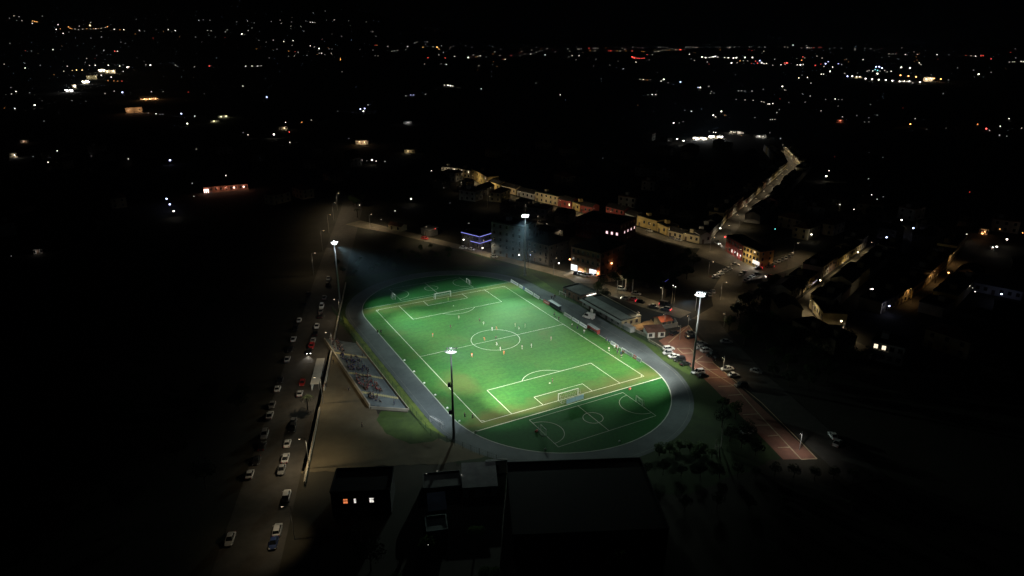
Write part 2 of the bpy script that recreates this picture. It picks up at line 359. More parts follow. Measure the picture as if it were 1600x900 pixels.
for s in (-1, 1):
    pl((-W2, s*L2), (W2, s*L2)); pl((s*W2, -L2), (s*W2, L2))
    for a, d in ((20.16, 16.5), (9.16, 5.5)):
        pl((-a, s*L2), (-a, s*(L2-d))); pl((a, s*L2), (a, s*(L2-d))); pl((-a, s*(L2-d)), (a, s*(L2-d)))
    h = math.acos(5.5/9.15); c = -s*math.pi/2; arc((0, s*(L2-11)), 9.15, c-h, c+h); arc((0, s*(L2-11)), .2, 0, 2*math.pi, .2, 8)
    for q in (-1, 1): arc((q*W2, s*L2), 1, math.atan2(-s, 0), math.atan2(-s, 0)+q*s*math.pi/2*(-1 if q*s > 0 else -1)*(1), LW, 8)
pl((-W2, 0), (W2, 0)); arc((0, 0), 9.15, 0, 2*math.pi, LW, 64)
for s in (-1, 1):                                     # cross lines and the small pitches at both ends, in fainter paint
    pl((-34.8, s*53.2), (34.8, s*53.2), .22, 0 if s < 0 else 1); y0, y1 = s*55.2, s*71.2
    pl((-17.2, y0), (17.2, y0), .16, 1); pl((-17.2, y1), (17.2, y1), .16, 1); pl((-17.2, y0), (-17.2, y1), .16, 1); pl((17.2, y0), (17.2, y1), .16, 1); pl((0, y0), (0, y1), .16, 1)
    arc((0, s*63.2), 3, 0, 2*math.pi, .16, 40, 1); arc((-17.2, s*63.2), 6, -math.pi/2, math.pi/2, .16, 30, 1); arc((17.2, s*63.2), 6, math.pi/2, math.pi*1.5, .16, 30, 1)
struct(b.build('pitch_lines', [M['line'], M['dline']]))
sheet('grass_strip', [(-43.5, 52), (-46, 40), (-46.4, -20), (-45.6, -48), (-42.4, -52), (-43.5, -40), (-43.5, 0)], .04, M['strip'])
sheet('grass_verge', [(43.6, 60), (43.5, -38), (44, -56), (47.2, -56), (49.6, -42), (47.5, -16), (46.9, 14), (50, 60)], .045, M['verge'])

# ------------------------------------------------------------------ haze
hb = MB().box((0, 0, 1000-1), (44000, 44000, 2000)); hz = hb.build('haze', [])
hm = bpy.data.materials.new('night_air'); hm.use_nodes = True; t = hm.node_tree; t.nodes.remove(t.nodes['Principled BSDF'])
pv = t.nodes.new('ShaderNodeVolumePrincipled'); pv.inputs['Density'].default_value = .00012; pv.inputs['Color'].default_value = (.5, .72, 1, 1); pv.inputs['Anisotropy'].default_value = .35
t.links.new(pv.outputs[0], t.nodes['Material Output'].inputs['Volume']); hz.data.materials.append(hm); hz['kind'] = 'stuff'

# ------------------------------------------------------------------ floodlight masts
def mast(loc, aims, label, height=28, boxes=(), power=1.0, yaw=0, tint=COOL, pole='steel'):
    t = thing('floodlight_mast', label, 'floodlight', loc, yaw, 'floodlight masts round the pitch')
    MB().cyl((0, 0, 0), (0, 0, height-.8), .42, .2, 10).build('pole', M[pole], t, True)
    MB().cyl((0, 0, 0), (0, 0, .35), .75, .75, 10).build('base', M['conc'], t)
    b = MB()
    for i in range(14):
        a0, a1 = 2*math.pi*i/14, 2*math.pi*(i+1)/14; b.cyl((1.2*math.cos(a0), .8*math.sin(a0), height-.6), (1.2*math.cos(a1), .8*math.sin(a1), height-.6), .09, n=6)
    for i in range(4): a = math.pi/4+i*math.pi/2; b.cyl((0, 0, height-.75), (1.2*math.cos(a), .8*math.sin(a), height-.6), .05, n=5)
    b.cyl((-1.55, 0, height-.5), (1.55, 0, height-.5), .1, n=6)
    b.build('head_frame', M['white'], t)
    # four of the lamps on each beam, every one turned to its share of the pitch
    inv = Matrix.Rotation(-yaw, 3, 'Z')
    for k in range(8):
        ax = aims[k % len(aims)]; d = inv @ (Vector((ax[0], ax[1], 0))-Vector((loc[0], loc[1], height))); d.normalize()
        p = Vector((-1.4+.4*k, .5 if k % 2 else -.3, height-.15+.5*(k % 2))); q = d.to_track_quat('-Z', 'Y')
        b = MB(); b.box((0, 0, .16), (.5, .42, .28), 0, 0, .7); g = b.build('lamp_head', M['dsteel'], t); g.location = p; g.rotation_euler = q.to_euler()
        gl = MB().box((0, 0, -.03), (.45, .37, .06)).build('lens', M['floodon'], g)
        gy = MB().box((0, 0, .45), (.06, .4, .3)).build('bracket', M['steel'], g)
    if height > 27.9 or True:
        b = MB()
        for k in range(int(height/.6)): b.box((0, -.5, .5+k*.6), (.36, .04, .04))
        b.box((-.18, -.5, height/2), (.04, .04, height-1.5)); b.box((.18, -.5, height/2), (.04, .04, height-1.5)); b.build('ladder', M['dsteel'], t)
    for z, s in boxes: 
        b = MB().box((s*.75, 0, z), (.8, .7, 1.0)); b.box((s*.6, 0, z-.6), (1.0, .8, .06)); b.build('control_box', M['dsteel'], t)
    for ax in aims:
        d = inv @ (Vector((ax[0], ax[1], 0))-Vector((loc[0], loc[1], height)))
        lamp('flood_beam', 'SPOT', t, Vector((0, 0, height-.5))+d.normalized()*1.9, ax[2]*power, ax[3] if len(ax) > 3 else tint, d, ax[4] if len(ax) > 4 else 66, 1.0, .35)
    lamp('flood_spill', 'POINT', t, Vector((.9, -1.5, height-2.6)), 420*power, tint, size=.3)
    lamp('head_spill', 'POINT', t, Vector((0, -.9, height+.9)), 260*power, tint, size=.3)
    return t
C1 = (.78, 1.0, .87); C2 = (1.0, .98, .86)
mast((-41, -54, 0), [(-19, -12, 167000, C2, 46), (-19, 2, 116000, C1, 46), (-7, -38, 290000, C2, 46), (-7, -26, 140000, C2, 46), (-21, -45, 30000, C2, 52), (-7, 2, 87000, C2, 46), (-39, -26, 46000, COOL, 92)], 'dark floodlight mast with two side boxes, standing nearest the dirt lot on the near bend', 27.8, ((17.5, -1), (9, -1)), 1, R(-27), pole='pole_dark')
mast((46, -55.6, 0), [(24, -52, 100000, C2, 50), (24, -28, 139000, C2, 50), (12, -40, 12000, C2, 46), (-2, -52, 21000, C2, 46), (-2, -40, 65000, C2, 46), (-2, -28, 69000, C2, 46), (-16, -52, 21000, C2, 46), (37, -40, 80000, C2, 98), (16, -84, 17000, C1, 50)], 'floodlight mast rising between the near bend of the track and the red car park', 28.4, (), 1, R(-45))
mast((46, 58.6, 0), [(24, 43, 90000, C1, 50), (12, 55, 22000, C1, 46), (12, 43, 53000, C1, 46), (12, 3, 445000, C1, 46), (-2, 17, 217000, C1, 46), (41, 22, 40000, C1, 80)], 'floodlight mast in front of the grey apartment block behind the far right corner flag', 29, (), 1, R(-29))
mast((-40.8, 66.1, 0), [(-24, 38, 66000, C1, 50), (-29, 10, 46000, C1, 46), (-19, 50, 40000, C1, 50), (-7, 10, 360000, C1, 46), (7, 50, 101000, C1, 46)], 'floodlight mast beside the long road with a blue beam in the air', 26.4, (), 1, R(-70))

# ------------------------------------------------------------------ goals
def goal(name, label, loc, rz, w, h, dep, group=None, r=.07, netm=True, banner=False):
    t = thing(name, label, 'goal', loc, rz, group)
    b = MB(); b.cyl((-w/2, 0, 0), (-w/2, 0, h), r); b.cyl((w/2, 0, 0), (w/2, 0, h), r); b.cyl((-w/2-r, 0, h), (w/2+r, 0, h), r); b.build('goal_frame', M['white'], t)
    b = MB()
    for s in (-1, 1): b.cyl((s*w/2, 0, .05), (s*w/2, dep, .05), r*.6); b.cyl((s*w/2, dep, .05), (s*w/2, dep*.55, h), r*.5); b.cyl((s*w/2, 0, h), (s*w/2, dep*.55, h), r*.5)
    b.cyl((-w/2, dep, .05), (w/2, dep, .05), r*.6); b.build('back_stay', M['steel'], t)
    b = MB(); n = int(w/.6)
    for i in range(n+1):
        x = -w/2+w*i/n; b.cyl((x, dep, .05), (x, dep*.55, h), .012, n=3, caps=False); b.cyl((x, dep*.55, h), (x, 0, h), .012, n=3, caps=False)
    for k in range(5):
        f = k/5; y = dep+(dep*.55-dep)*f; z = .05+(h-.05)*f; b.cyl((-w/2, y, z), (w/2, y, z), .012, n=3, caps=False)
        for s in (-1, 1): b.cyl((s*w/2, 0, z), (s*w/2, y, z), .012, n=3, caps=False)
    b.build('net', M['net'], t)
    return t
goal('football_goal', 'full size white goal at the near end, in front of the pale blue banner', (0, -L2, .06), math.pi, 7.32, 2.44, 2.0, 'full size goals', .09)
goal('football_goal', 'full size white goal at the far end of the lit pitch', (0, L2, .06), 0, 7.32, 2.44, 2.0, 'full size goals', .09)
G = 'small goals of the end pitches'
goal('small_goal', 'small goal at the left end of the dark small pitch by the near bend', (-17.2, -63.2, .06), math.pi/2, 3, 2, 1, G)
goal('small_goal', 'small goal at the right end of the dark small pitch by the near bend', (17.2, -63.2, .06), -math.pi/2, 3, 2, 1, G)
goal('small_goal', 'small goal at the left end of the dim small pitch behind the far goal', (-19, 59.2, .06), math.pi/2, 3, 2, 1, G)
goal('small_goal', 'small goal at the right end of the dim small pitch behind the far goal', (17.2, 61, .06), -math.pi/2, 3, 2, 1, G)
goal('portable_goal', 'unused portable goal stored on the grass strip near the left bend', (-42.6, -44.5, .05), R(-72), 5.0, 2, 1.5, None, .06)
goal('portable_goal', 'unused portable goal lying beside the small hut right of the far track', (46.6, 26.5, .05), R(-80), 4.0, 1.8, 1.2, None, .06)
t = thing('banner', 'pale blue banner on posts just behind the near goal', 'banner', (.35, -53.0, .06), R(3))
MB().box((0, 0, 1.15), (6.6, .06, 1.5)).build('banner_sheet', M['banner'], t)
b = MB()
for x in (-3.35, 0, 3.35): b.cyl((x, 0, 0), (x, 0, 2.0), .05, n=6)
b.build('banner_posts', M['steel'], t)
# ------------------------------------------------------------------ advertising boards and dugouts on the right touchline
def ycol(px, X):                                        # y where the line x = X meets a column of the ground
    lo, hi = -75., 75.
    for _ in range(50):
        m = (lo+hi)/2; d = np.array([X, m, 0])-CAM; q = 800+F*(d@RT)/(d@FW)
        if q > px: lo = m
        else: hi = m
    return m
BX = 35.4
def board(pa, pb, m, label, h=1.25, marks=True):
    ya, yb = ycol(pa, BX), ycol(pb, BX); c = (ya+yb)/2; w = abs(ya-yb)*.97
    t = thing('advertising_board', label, 'advertising board', (BX, c, .06), math.pi/2, 'advertising boards along the right touchline')
    pn_ = MB().box((0, 0, .1+h/2), (w, .08, h)).build('panel', m, t); pn_.rotation_euler = (R(16), 0, 0)
    b = MB()
    for s in (-1, 1): b.box((s*w*.4, -.25, .3), (.06, .6, .06)); b.box((s*w*.4, -.1, .45), (.05, .05, .9))
    b.build('foot', M['dsteel'], t)
    if marks:
        b = MB(); rr = random.Random(int(pa)); n = max(3, int(w/.55)); x = -w*.42
        while x < w*.4:                               # the smudged lettering is unreadable in the photo: soft short strokes only
            q = rr.uniform(.14, .4); hh = rr.uniform(.22, .42); b.box((x+q/2, .055, .1+h*.52), (q*.8, .02, hh)); x += q
        b.build('printed_marks', M['boardm'] if m != M['boardr'] else M['boardw'], pn_)
    return t
for i, (a, c, m, l) in enumerate([(797.5, 809, 'boardw', 'white advertising board nearest the far right corner flag'), (810.5, 816, 'boardw', 'short white advertising board just left of the blue board'), (816.5, 819, 'boardb', 'narrow blue advertising board among the far white boards'),
    (819.5, 832, 'boardw', 'long white advertising board just right of the blue board'), (833, 842, 'boardw', 'white advertising board between the long one and the faded pale red one'), (848.5, 858, 'boardr', 'faded red advertising board next to the dark dugout'),
    (880.5, 892, 'boardw', 'white advertising board just right of the dark dugout'), (893, 904, 'boardw', 'white advertising board in the middle of the three between the two dugouts'), (905, 916, 'boardw', 'white advertising board just left of the red dugout'),
    (953.5, 965, 'boardw', 'white advertising board behind the players warming up'), (970, 988, 'boardw', 'long white advertising board beside the red shirted substitutes'), (988.5, 993, 'boardr', 'short red advertising board between two white ones by the near bend'), (993.5, 1000.5, 'boardw', 'last white advertising board, at the start of the near bend')]):
    board(a, c, M[m], l)
def dugout(pa, pb, m, label):
    ya, yb = ycol(pa, 36.5), ycol(pb, 36.5); w = abs(ya-yb)
    t = thing('dugout', label, 'dugout', (36.2, (ya+yb)/2, .06), math.pi/2, 'team dugouts')
    b = MB(); b.poly([(-w/2, -1.2, 0), (w/2, -1.2, 0), (w/2, -1.2, 1.7), (-w/2, -1.2, 1.7)]); 
    for s in (-1, 1): b.box((s*w/2, -.6, .9), (.06, 1.2, 1.8))
    b.box((0, -1.22, .9), (w, .05, 1.8)); b.f = b.f[1:]; b.m = b.m[1:]; b.build('shell', m, t)
    MB().box((0, -.5, 1.86), (w+.2, 1.7, .08)).build('roof', M['clear'], t)
    b = MB(); b.box((0, -.75, .45), (w-.3, .5, .08)); b.box((0, -1.0, .75), (w-.3, .06, .5)); b.build('bench', m, t)
dugout(858.5, 874, M['dug'], 'dark dugout shelter on the right touchline short of halfway')
dugout(919, 934, M['dugr'], 'dugout with a red bench on the right touchline beyond halfway')

# ------------------------------------------------------------------ people
SEG = {}
def skin_mesh(name, pts, edges, mats, sub=1):
    me = bpy.data.meshes.new(name); me.from_pydata([p[:3] for p in pts], edges, [])
    o = bpy.data.objects.new(name, me); col.objects.link(o)
    o.modifiers.new('s', 'SKIN'); o.modifiers.new('u', 'SUBSURF').levels = sub; o.modifiers['u'].render_levels = sub
    for i, p in enumerate(pts): me.skin_vertices[0].data[i].radius = (p[3], p[4] if len(p) > 4 else p[3])
    me.skin_vertices[0].data[0].use_root = True
    dg = bpy.context.evaluated_depsgraph_get(); m2 = bpy.data.meshes.new_from_object(o.evaluated_get(dg)); bpy.data.objects.remove(o)
    m2.name = name; m2.materials.clear(); m2.materials.append(mats)
    m2.polygons.foreach_set('use_smooth', [True]*len(m2.polygons)); return m2
def pose(kind):                 # joints facing +x, pelvis first
    P = dict(pel=(0, 0, .93), che=(.0, 0, 1.32), nec=(0, 0, 1.5), hea=(.02, 0, 1.66),
             kl=(.02, .1, .5), kr=(.02, -.1, .5), al=(-.02, .11, .08), ar=(-.02, -.11, .08), tl=(.18, .12, .04), tr=(.18, -.12, .04),
             sl=(0, .19, 1.44), sr=(0, -.19, 1.44), el=(-.02, .25, 1.16), er=(-.02, -.25, 1.16), wl=(.06, .27, .92), wr=(.06, -.27, .92), hl=(0, .1, .9), hr=(0, -.1, .9))
    if kind == 'run': P.update(che=(.1, 0, 1.3), nec=(.16, 0, 1.47), hea=(.2, 0, 1.62), sl=(.14, .19, 1.42), sr=(.14, -.19, 1.42), kl=(.34, .1, .62), al=(.14, .1, .25), tl=(.3, .1, .18), kr=(-.08, -.1, .5), ar=(-.42, -.1, .3), tr=(-.5, -.1, .14), el=(-.08, .27, 1.2), wl=(.1, .25, 1.1), er=(.3, -.26, 1.22), wr=(.42, -.2, 1.36))
    if kind == 'walk': P.update(kl=(.16, .1, .5), al=(.28, .1, .1), tl=(.46, .1, .1), kr=(-.06, -.1, .48), ar=(-.3, -.1, .14), tr=(-.2, -.1, .04), wl=(-.12, .28, .92), wr=(.18, -.28, .95))
    if kind == 'sit': 
        for k in P: x, y, z = P[k]; P[k] = (x, y, z-.42)
        P.update(kl=(.45, .12, .5), kr=(.45, -.12, .5), al=(.45, .12, .1), ar=(.45, -.12, .1), tl=(.62, .13, .05), tr=(.62, -.13, .05), wl=(.34, .18, .58), wr=(.34, -.18, .58), el=(.08, .26, .74), er=(.08, -.26, .74))
    return P
def figure(kind, long):
    P = pose(kind); names = list(P); K = {k: i for i, k in enumerate(names)}
    rad = dict(pel=(.13, .1), che=(.15, .11), nec=(.055, .06), hea=(.1, .11), kl=.06, kr=.06, al=.042, ar=.042, tl=.035, tr=.035, sl=.06, sr=.06, el=.045, er=.045, wl=.03, wr=.03, hl=.085, hr=.085)
    pts = [(*P[k], *(rad[k] if isinstance(rad[k], tuple) else (rad[k],))) for k in names]
    E = [('pel', 'che'), ('che', 'nec'), ('nec', 'hea'), ('pel', 'hl'), ('hl', 'kl'), ('kl', 'al'), ('al', 'tl'), ('pel', 'hr'), ('hr', 'kr'), ('kr', 'ar'), ('ar', 'tr'), ('che', 'sl'), ('sl', 'el'), ('el', 'wl'), ('che', 'sr'), ('sr', 'er'), ('er', 'wr')]
    ed = [(K[a], K[c]) for a, c in E]
    hx, hy, hz_ = P['hea']; pts.append((hx, hy, hz_+.1, .07)); ed.append((K['hea'], len(pts)-1))
    for s, w, e in ((1, 'wl', 'el'), (-1, 'wr', 'er')):          # palm and five fingers
        d = (Vector(P[w])-Vector(P[e])).normalized(); pw = Vector(P[w]); pm = pw+d*.07; pts.append((*pm, .03, .022)); ip = len(pts)-1; ed.append((K[w], ip))
        lat = Vector((1, 0, 0)) if abs(d.z) > .7 else Vector((0, 0, 1))
        for k, (o, l) in enumerate(((-.03, .06), (-.01, .075), (.012, .08), (.032, .07))):
            a = pm+d*.03+lat*o; c = a+d*l*.6; pts.append((*c, .009)); ed.append((ip, len(pts)-1))
        th = pw+d*.04+lat*.06; pts.append((*th, .011)); ed.append((ip, len(pts)-1))
    body = skin_mesh('body', pts, ed, M['skin'])
    def clothes(nm, ks, es, grow, ends=()):
        q = []; kk = {}
        for k in ks: r = rad[k] if isinstance(rad[k], tuple) else (rad[k], rad[k]); kk[k] = len(q); q.append((*P[k], r[0]+grow, r[1]+grow))
        ee = [(kk[a], kk[c]) for a, c in es]
        for a, c, f in ends:
            p = Vector(P[a]).lerp(Vector(P[c]), f); q.append((*p, .062+grow*.6)); ee.append((kk[a], len(q)-1))
        return (nm, q, ee)
    sh = clothes('shirt', ['che', 'pel', 'sl', 'sr'] + (['el', 'er'] if long else []), [('che', 'pel'), ('che', 'sl'), ('che', 'sr')]+([('sl', 'el'), ('sr', 'er')] if long else []), .025,
                 (('el', 'wl', .85), ('er', 'wr', .85)) if long else (('sl', 'el', .75), ('sr', 'er', .75)))
    tr = clothes('trousers' if long else 'shorts', ['pel', 'hl', 'hr'] + (['kl', 'kr'] if long else []), [('pel', 'hl'), ('pel', 'hr')]+([('hl', 'kl'), ('hr', 'kr')] if long else []), .022,
                 (('kl', 'al', .85), ('kr', 'ar', .85)) if long else (('hl', 'kl', .8), ('hr', 'kr', .8)))
    so = None if long else ('socks', [(*P['kl'], .064), (*P['al'], .05), (*P['kr'], .064), (*P['ar'], .05)], [(0, 1), (2, 3)])
    hm_ = MB().sph((hx-.025, hy, hz_+.06), .125, 10, 6, 0, (1, .9, .95)).mesh('hair', M['hair'], True)
    return body, sh, tr, so, hm_
CL = {}
def cloth(key, c): 
    if key not in CL: CL[key] = mat('cloth_'+key, c, .9, .15, 6)
    return CL[key]
COLS = dict(orange=(.75, .22, .08), white=(.78, .8, .8), dark=(.03, .035, .04), navy=(.02, .03, .09), blue=(.03, .05, .2), red=(.3, .03, .035), maroon=(.12, .02, .025), grey=(.25, .26, .28), black=(.015, .015, .017), green=(.3, .55, .15), pale=(.5, .48, .42), lgreen=(.35, .5, .3), rd2=(.55, .05, .05))
FIG = {}; FM = {}
def person(loc, rz, kind, top, bot, label, group, long=True):
    k = (kind, long)
    if k not in FIG: FIG[k] = figure(kind, long)
    body, sh, tr, so, hr = FIG[k]
    o = link('person', body, None, [float(v) for v in loc], rz); tag(o, label, 'person', group)
    for part, c in ((sh, top), (tr, bot)) + (((so, top),) if so else ()):
        kk = (k, part[0], c)
        if kk not in FM:
            if part[0] == 'socks':
                bb = MB(); 
                for a, c_ in part[2]: bb.cyl(part[1][a][:3], part[1][c_][:3], part[1][a][3], part[1][c_][3], 8)
                FM[kk] = bb.mesh('socks', cloth(c, COLS[c]), True)
            else: FM[kk] = skin_mesh(part[0], part[1], part[2], cloth(c, COLS[c]))
        link(part[0], FM[kk], o)
    link('hair', hr, o); return o
GP = 'footballers on the lit pitch'
for px, py, k, top, bot, l in [(749.7, 503.5, 'run', 'dark', 'dark', 'dark clad player on the far side of the centre circle'), (704, 513.5, 'stand', 'dark', 'dark', 'dark clad player alone on the left of the far half'), (717, 498.5, 'stand', 'lgreen', 'white', 'pale player standing between the far penalty area and the lone dark player'),
    (676.3, 526.5, 'walk', 'orange', 'white', 'orange shirted player alone by the left touchline in the far half'), (757, 532.5, 'run', 'orange', 'orange', 'orange shirted player inside the centre circle on the halfway line'), (776, 516, 'run', 'orange', 'orange', 'orange shirted player on the far edge of the centre circle'),
    (769, 517, 'stand', 'white', 'white', 'white clad player next to an orange shirt on the far edge of the centre circle'), (811, 516, 'run', 'lgreen', 'white', 'pale player just beyond the right side of the centre circle'), (805, 510.5, 'stand', 'lgreen', 'lgreen', 'light green player furthest off right of the centre circle'), (820.5, 511.5, 'stand', 'lgreen', 'lgreen', 'light green player nearest the halfway line on the right'),
    (774.8, 531.5, 'run', 'black', 'black', 'referee in black running inside the centre circle'), (755.5, 508, 'walk', 'lgreen', 'white', 'pale player close behind the dark player beyond the circle'), (776.5, 540.5, 'run', 'white', 'white', 'white clad player inside the near half of the centre circle'), (781.8, 548, 'stand', 'white', 'white', 'white clad player on the near edge of the centre circle'),
    (787.3, 554.5, 'run', 'orange', 'orange', 'orange shirted player just outside the near edge of the centre circle'), (737.3, 558, 'walk', 'orange', 'white', 'orange shirted player alone in the near half left of the circle'), (815.8, 545.8, 'stand', 'white', 'lgreen', 'white clad player nearer the circle of the two on its right'), (830.3, 543, 'stand', 'white', 'white', 'white clad player further right of the two beside the circle'),
    (861, 532, 'walk', 'pale', 'grey', 'pale pinkish player alone on the right of the near half'), (700.5, 470, 'stand', 'green', 'green', 'goalkeeper in bright green standing off the far goal line'), (863, 598, 'stand', 'dark', 'dark', 'dark clad goalkeeper alone inside the near penalty area')]:
    p = gp(px, py, .06); person(p, random.uniform(0, 6.28), k, top, bot, l, GP, False)
GT = 'people along the touchlines'
for px, py, k, top, bot, l in [(726.3, 652.5, 'stand', 'dark', 'black', 'dark clad person left of the pair by the near left corner flag'), (738.2, 654.5, 'walk', 'dark', 'black', 'dark clad person right of the pair by the near left corner flag'), (590, 521, 'stand', 'black', 'black', 'person in black, left of the pair at the left kerb of the track'), (595.5, 521.5, 'stand', 'dark', 'black', 'person in dark clothes, right of the pair at the left track kerb'),
    (873, 500.5, 'stand', 'dark', 'black', 'dark clad person between the dark dugout and the touchline'), (866.5, 493, 'sit', 'navy', 'navy', 'person in navy near the dark dugout bench'), (893.8, 511, 'walk', 'white', 'dark', 'person in a white top warming up before the three white boards'), (902, 515, 'walk', 'navy', 'navy', 'person in navy walking before the three white boards'), (912.5, 521, 'stand', 'white', 'grey', 'person in a white top standing short of the red dugout'),
    (862, 467.5, 'stand', 'navy', 'black', 'person in navy, furthest of the three on the far right track'), (865.2, 469, 'stand', 'dark', 'black', 'person in dark clothes, middle of the three on the far right track'), (867, 465.5, 'walk', 'black', 'black', 'person in black walking behind two others on the far right track'),
    (947, 534, 'stand', 'navy', 'navy', 'person in navy left of the big white board by the near right stretch'), (951, 536.5, 'walk', 'blue', 'navy', 'person in blue left of the big white board by the near right stretch'), (951.3, 549, 'run', 'white', 'dark', 'substitute in a white top stretching on the right touchline'), (960, 544, 'stand', 'white', 'white', 'substitute all in white before the big white board'), (963, 546, 'walk', 'rd2', 'black', 'substitute in a red top left of the long white board'),
    (965.7, 549, 'stand', 'dark', 'black', 'person in dark clothes among the red topped substitutes'), (964.6, 553.5, 'run', 'blue', 'dark', 'substitute in a blue bib crouching by the right touchline'), (972.5, 553.5, 'stand', 'rd2', 'dark', 'substitute in a red top before the long white board'), (974.5, 554.5, 'walk', 'maroon', 'black', 'substitute in a dark red top before the long white board'), (970, 555, 'walk', 'blue', 'blue', 'substitute in a blue top between the red topped substitutes and the line'), (970.5, 560, 'run', 'white', 'black', 'white topped substitute alone nearest the near right corner')]:
    p = gp(px, py, .06); person(p, random.uniform(0, 6.28), k, top, bot, l, GT, k != 'run')
GL = 'people walking on the dirt lot'
for px, py, top, l in [(545, 611.5, 'dark', 'dark figure crossing the middle of the dirt lot'), (521, 567.5, 'black', 'dark figure walking on the lot behind the upper terrace'), (506, 608, 'maroon', 'figure at the lower end of the long pale shelter'), (566, 668.5, 'dark', 'dark figure on the lot nearest the camera'), (509, 604.5, 'black', 'figure leaning at the corner of the long pale shelter')]:
    person(gp(px, py, .03), random.uniform(0, 6.28), 'walk', top, 'black', l, GL)

# ------------------------------------------------------------------ terrace (stand) with its crowd
TX0, TX1 = -56.3, -46.9; TN = 8; TY0, TY1 = -33, 28
def tread(x): k = min(TN-1, max(0, int((TX1-x)/(TX1-TX0)*TN))); return .15+.16*k
def tslant(y, x): return y
t = thing('terrace_stand', 'concrete stepped terrace with yellowish stairs between the dirt lot and the grass strip', 'stand', (0, 0, 0))
b = MB(); w = (TX1-TX0)/TN
for k in range(TN):
    x1 = TX1-k*w; x0 = x1-w; z = .15+.16*k; s0 = (TX1-x1)*.72; s1 = (TX1-x0)*.72
    b.prism([(x0, TY0+s1), (x1, TY0+s0), (x1, TY1-6+s0), (x0, TY1-6+s1)], 0, z)
b.build('steps', M['conc'], t)
for y in (-24.4, -9.3, 8):
    b = MB()
    for k in range(TN*2): x = TX1-(k+.5)*w/2; b.box((x, y+(TX1-x)*.72, .08*(k+1)+.1), (w/2, 1.3, .16))
    b.build('stairway', M['stair'], t)
b = MB(); b.prism([(TX0-.02, TY0+6.8), (TX0-.4, TY0+6.8), (TX0-.4, TY1+1), (TX0-.02, TY1+1)], 0, 1.5); b.build('back_wall', M['conc2'], t)
b = MB(); b.box((TX1+.35, (TY0+TY1-6)/2, .45), (.2, TY1-6-TY0, .9)); b.prism([(TX1, TY0-.05), (TX1, TY0-.35), (TX0, TY0+6.4), (TX0, TY0+6.7)], 0, .9); b.build('parapet', M['conc2'], t)
GC = 'spectators on the terrace'
def crowd(n, x0, x1, y0, y1, tops, label, kind='sit', dx=0):
    for i in range(n):
        x = random.uniform(x0, x1); y = random.uniform(y0, y1)+(TX1-x)*.72
        k = kind if random.random() < .6 else 'stand'
        person((x, y, tread(x)+.01), R(-90)+math.pi/2+random.uniform(-.4, .4), k, random.choice(tops), random.choice(['black', 'navy', 'dark']), label, GC)
crowd(26, -56, -52.6, 9.5, 20, ['black', 'dark', 'maroon', 'navy', 'grey'], 'dark clad spectator in the loose rows at the far upper end of the terrace')
crowd(62, -55.8, -49.6, -7.5, 6.5, ['navy', 'navy', 'blue', 'dark'], 'spectator in blue packed into the middle block of the terrace')
crowd(52, -55.8, -50.2, -22.5, -10.5, ['maroon', 'red', 'maroon', 'dark', 'black'], 'spectator in dark red packed into the lower block of the terrace')
crowd(18, -55.5, -53.0, -30.5, -25.5, ['dark', 'black', 'navy', 'grey'], 'dark clad spectator in the thin rows at the near end of the terrace')
person((-49.6, -28.5, tread(-49.6)), 0, 'stand', 'navy', 'navy', 'lone person standing on the bare near end of the terrace', GC)
person((-48.2, 9, tread(-48.2)), 0, 'stand', 'black', 'black', 'lone person standing low on the upper part of the terrace', GC)

# ------------------------------------------------------------------ fences and walls
def fence(p, q, h, label, m, n, name='fence', mesh=True):
    t = thing(name, label, 'fence', (p[0], p[1], 0), math.atan2(q[1]-p[1], q[0]-p[0])); L = math.hypot(q[0]-p[0], q[1]-p[1])
    for i in range(n+1): MB().cyl((L*i/n, 0, 0), (L*i/n, 0, h+.1), .05, n=6).build('post', m, t)
    b = MB()
    for k in range(9): b.box((L/2, 0, .1+(h-.1)*k/8), (L, .02, .02))
    for i in range(int(L/.7)): b.box((.35+i*.7, 0, h/2), (.02, .022, h))
    b.build('mesh_panel', m, t); return t
fence((-46.2, 58), (-46.0, -49), 2.4, 'long green mesh fence between the terrace and the bright grass strip', M['green'], 30)
fence((-46, -49.6), (-34, -71.5), 2.2, 'dark mesh fence along the near left bend by the dirt lot', M['dsteel'], 9)
fence((47.0, 30), (47.5, -16), 1.6, 'low mesh fence on the verge before the long grey building', M['green'], 12)
fence((49.9, -18), (46.2, -56), 1.8, 'mesh fence between the grass verge and the parked cars', M['green'], 12)
def wall(pts, h, w, label, m, name='wall', cat='wall'):
    b = MB()
    for p, q in zip(pts, pts[1:]):
        d = np.array(q)-np.array(p); l = np.linalg.norm(d); b.box(((p[0]+q[0])/2, (p[1]+q[1])/2, h/2), (l+.02, w, h), math.atan2(d[1], d[0]))
        b.box(((p[0]+q[0])/2, (p[1]+q[1])/2, h+.05), (l+.04, w+.12, .1), math.atan2(d[1], d[0]))
    return tag(b.build(name, m), label, cat)
wall([rp(-55, -8.6), rp(-18, -8.4)], 1.0, .3, 'low pale wall along the road below the palm', M['conc2'])
wall([rp(-6, -8.4), rp(40, -8.2), rp(95, -8)], 1.0, .3, 'long low pale wall between the road and the lot and lawn', M['conc2'])
wall([(50.5, -19), (51.4, -26.0)], 1.1, .2, 'short pale wall beside the small white block', M['conc2'])
wall([(49.6, -28), (49.2, -43)], .8, .2, 'low pale kerb wall at the head of the red car park', M['conc2'])
t = thing('shelter', 'long pale flat roofed shelter at the road edge of the dirt lot', 'shelter', (-65.4, 1.6, 0), math.atan2(RD[1], RD[0]))
MB().box((0, 0, 2.5), (18.5, 2.7, .16)).build('roof', mat('shelter_roof', (.5, .48, .42), .7, .12, .4), t)
MB().box((0, 1.1, 1.2), (18, .12, 2.4)).build('back_wall', M['wall_w'], t)
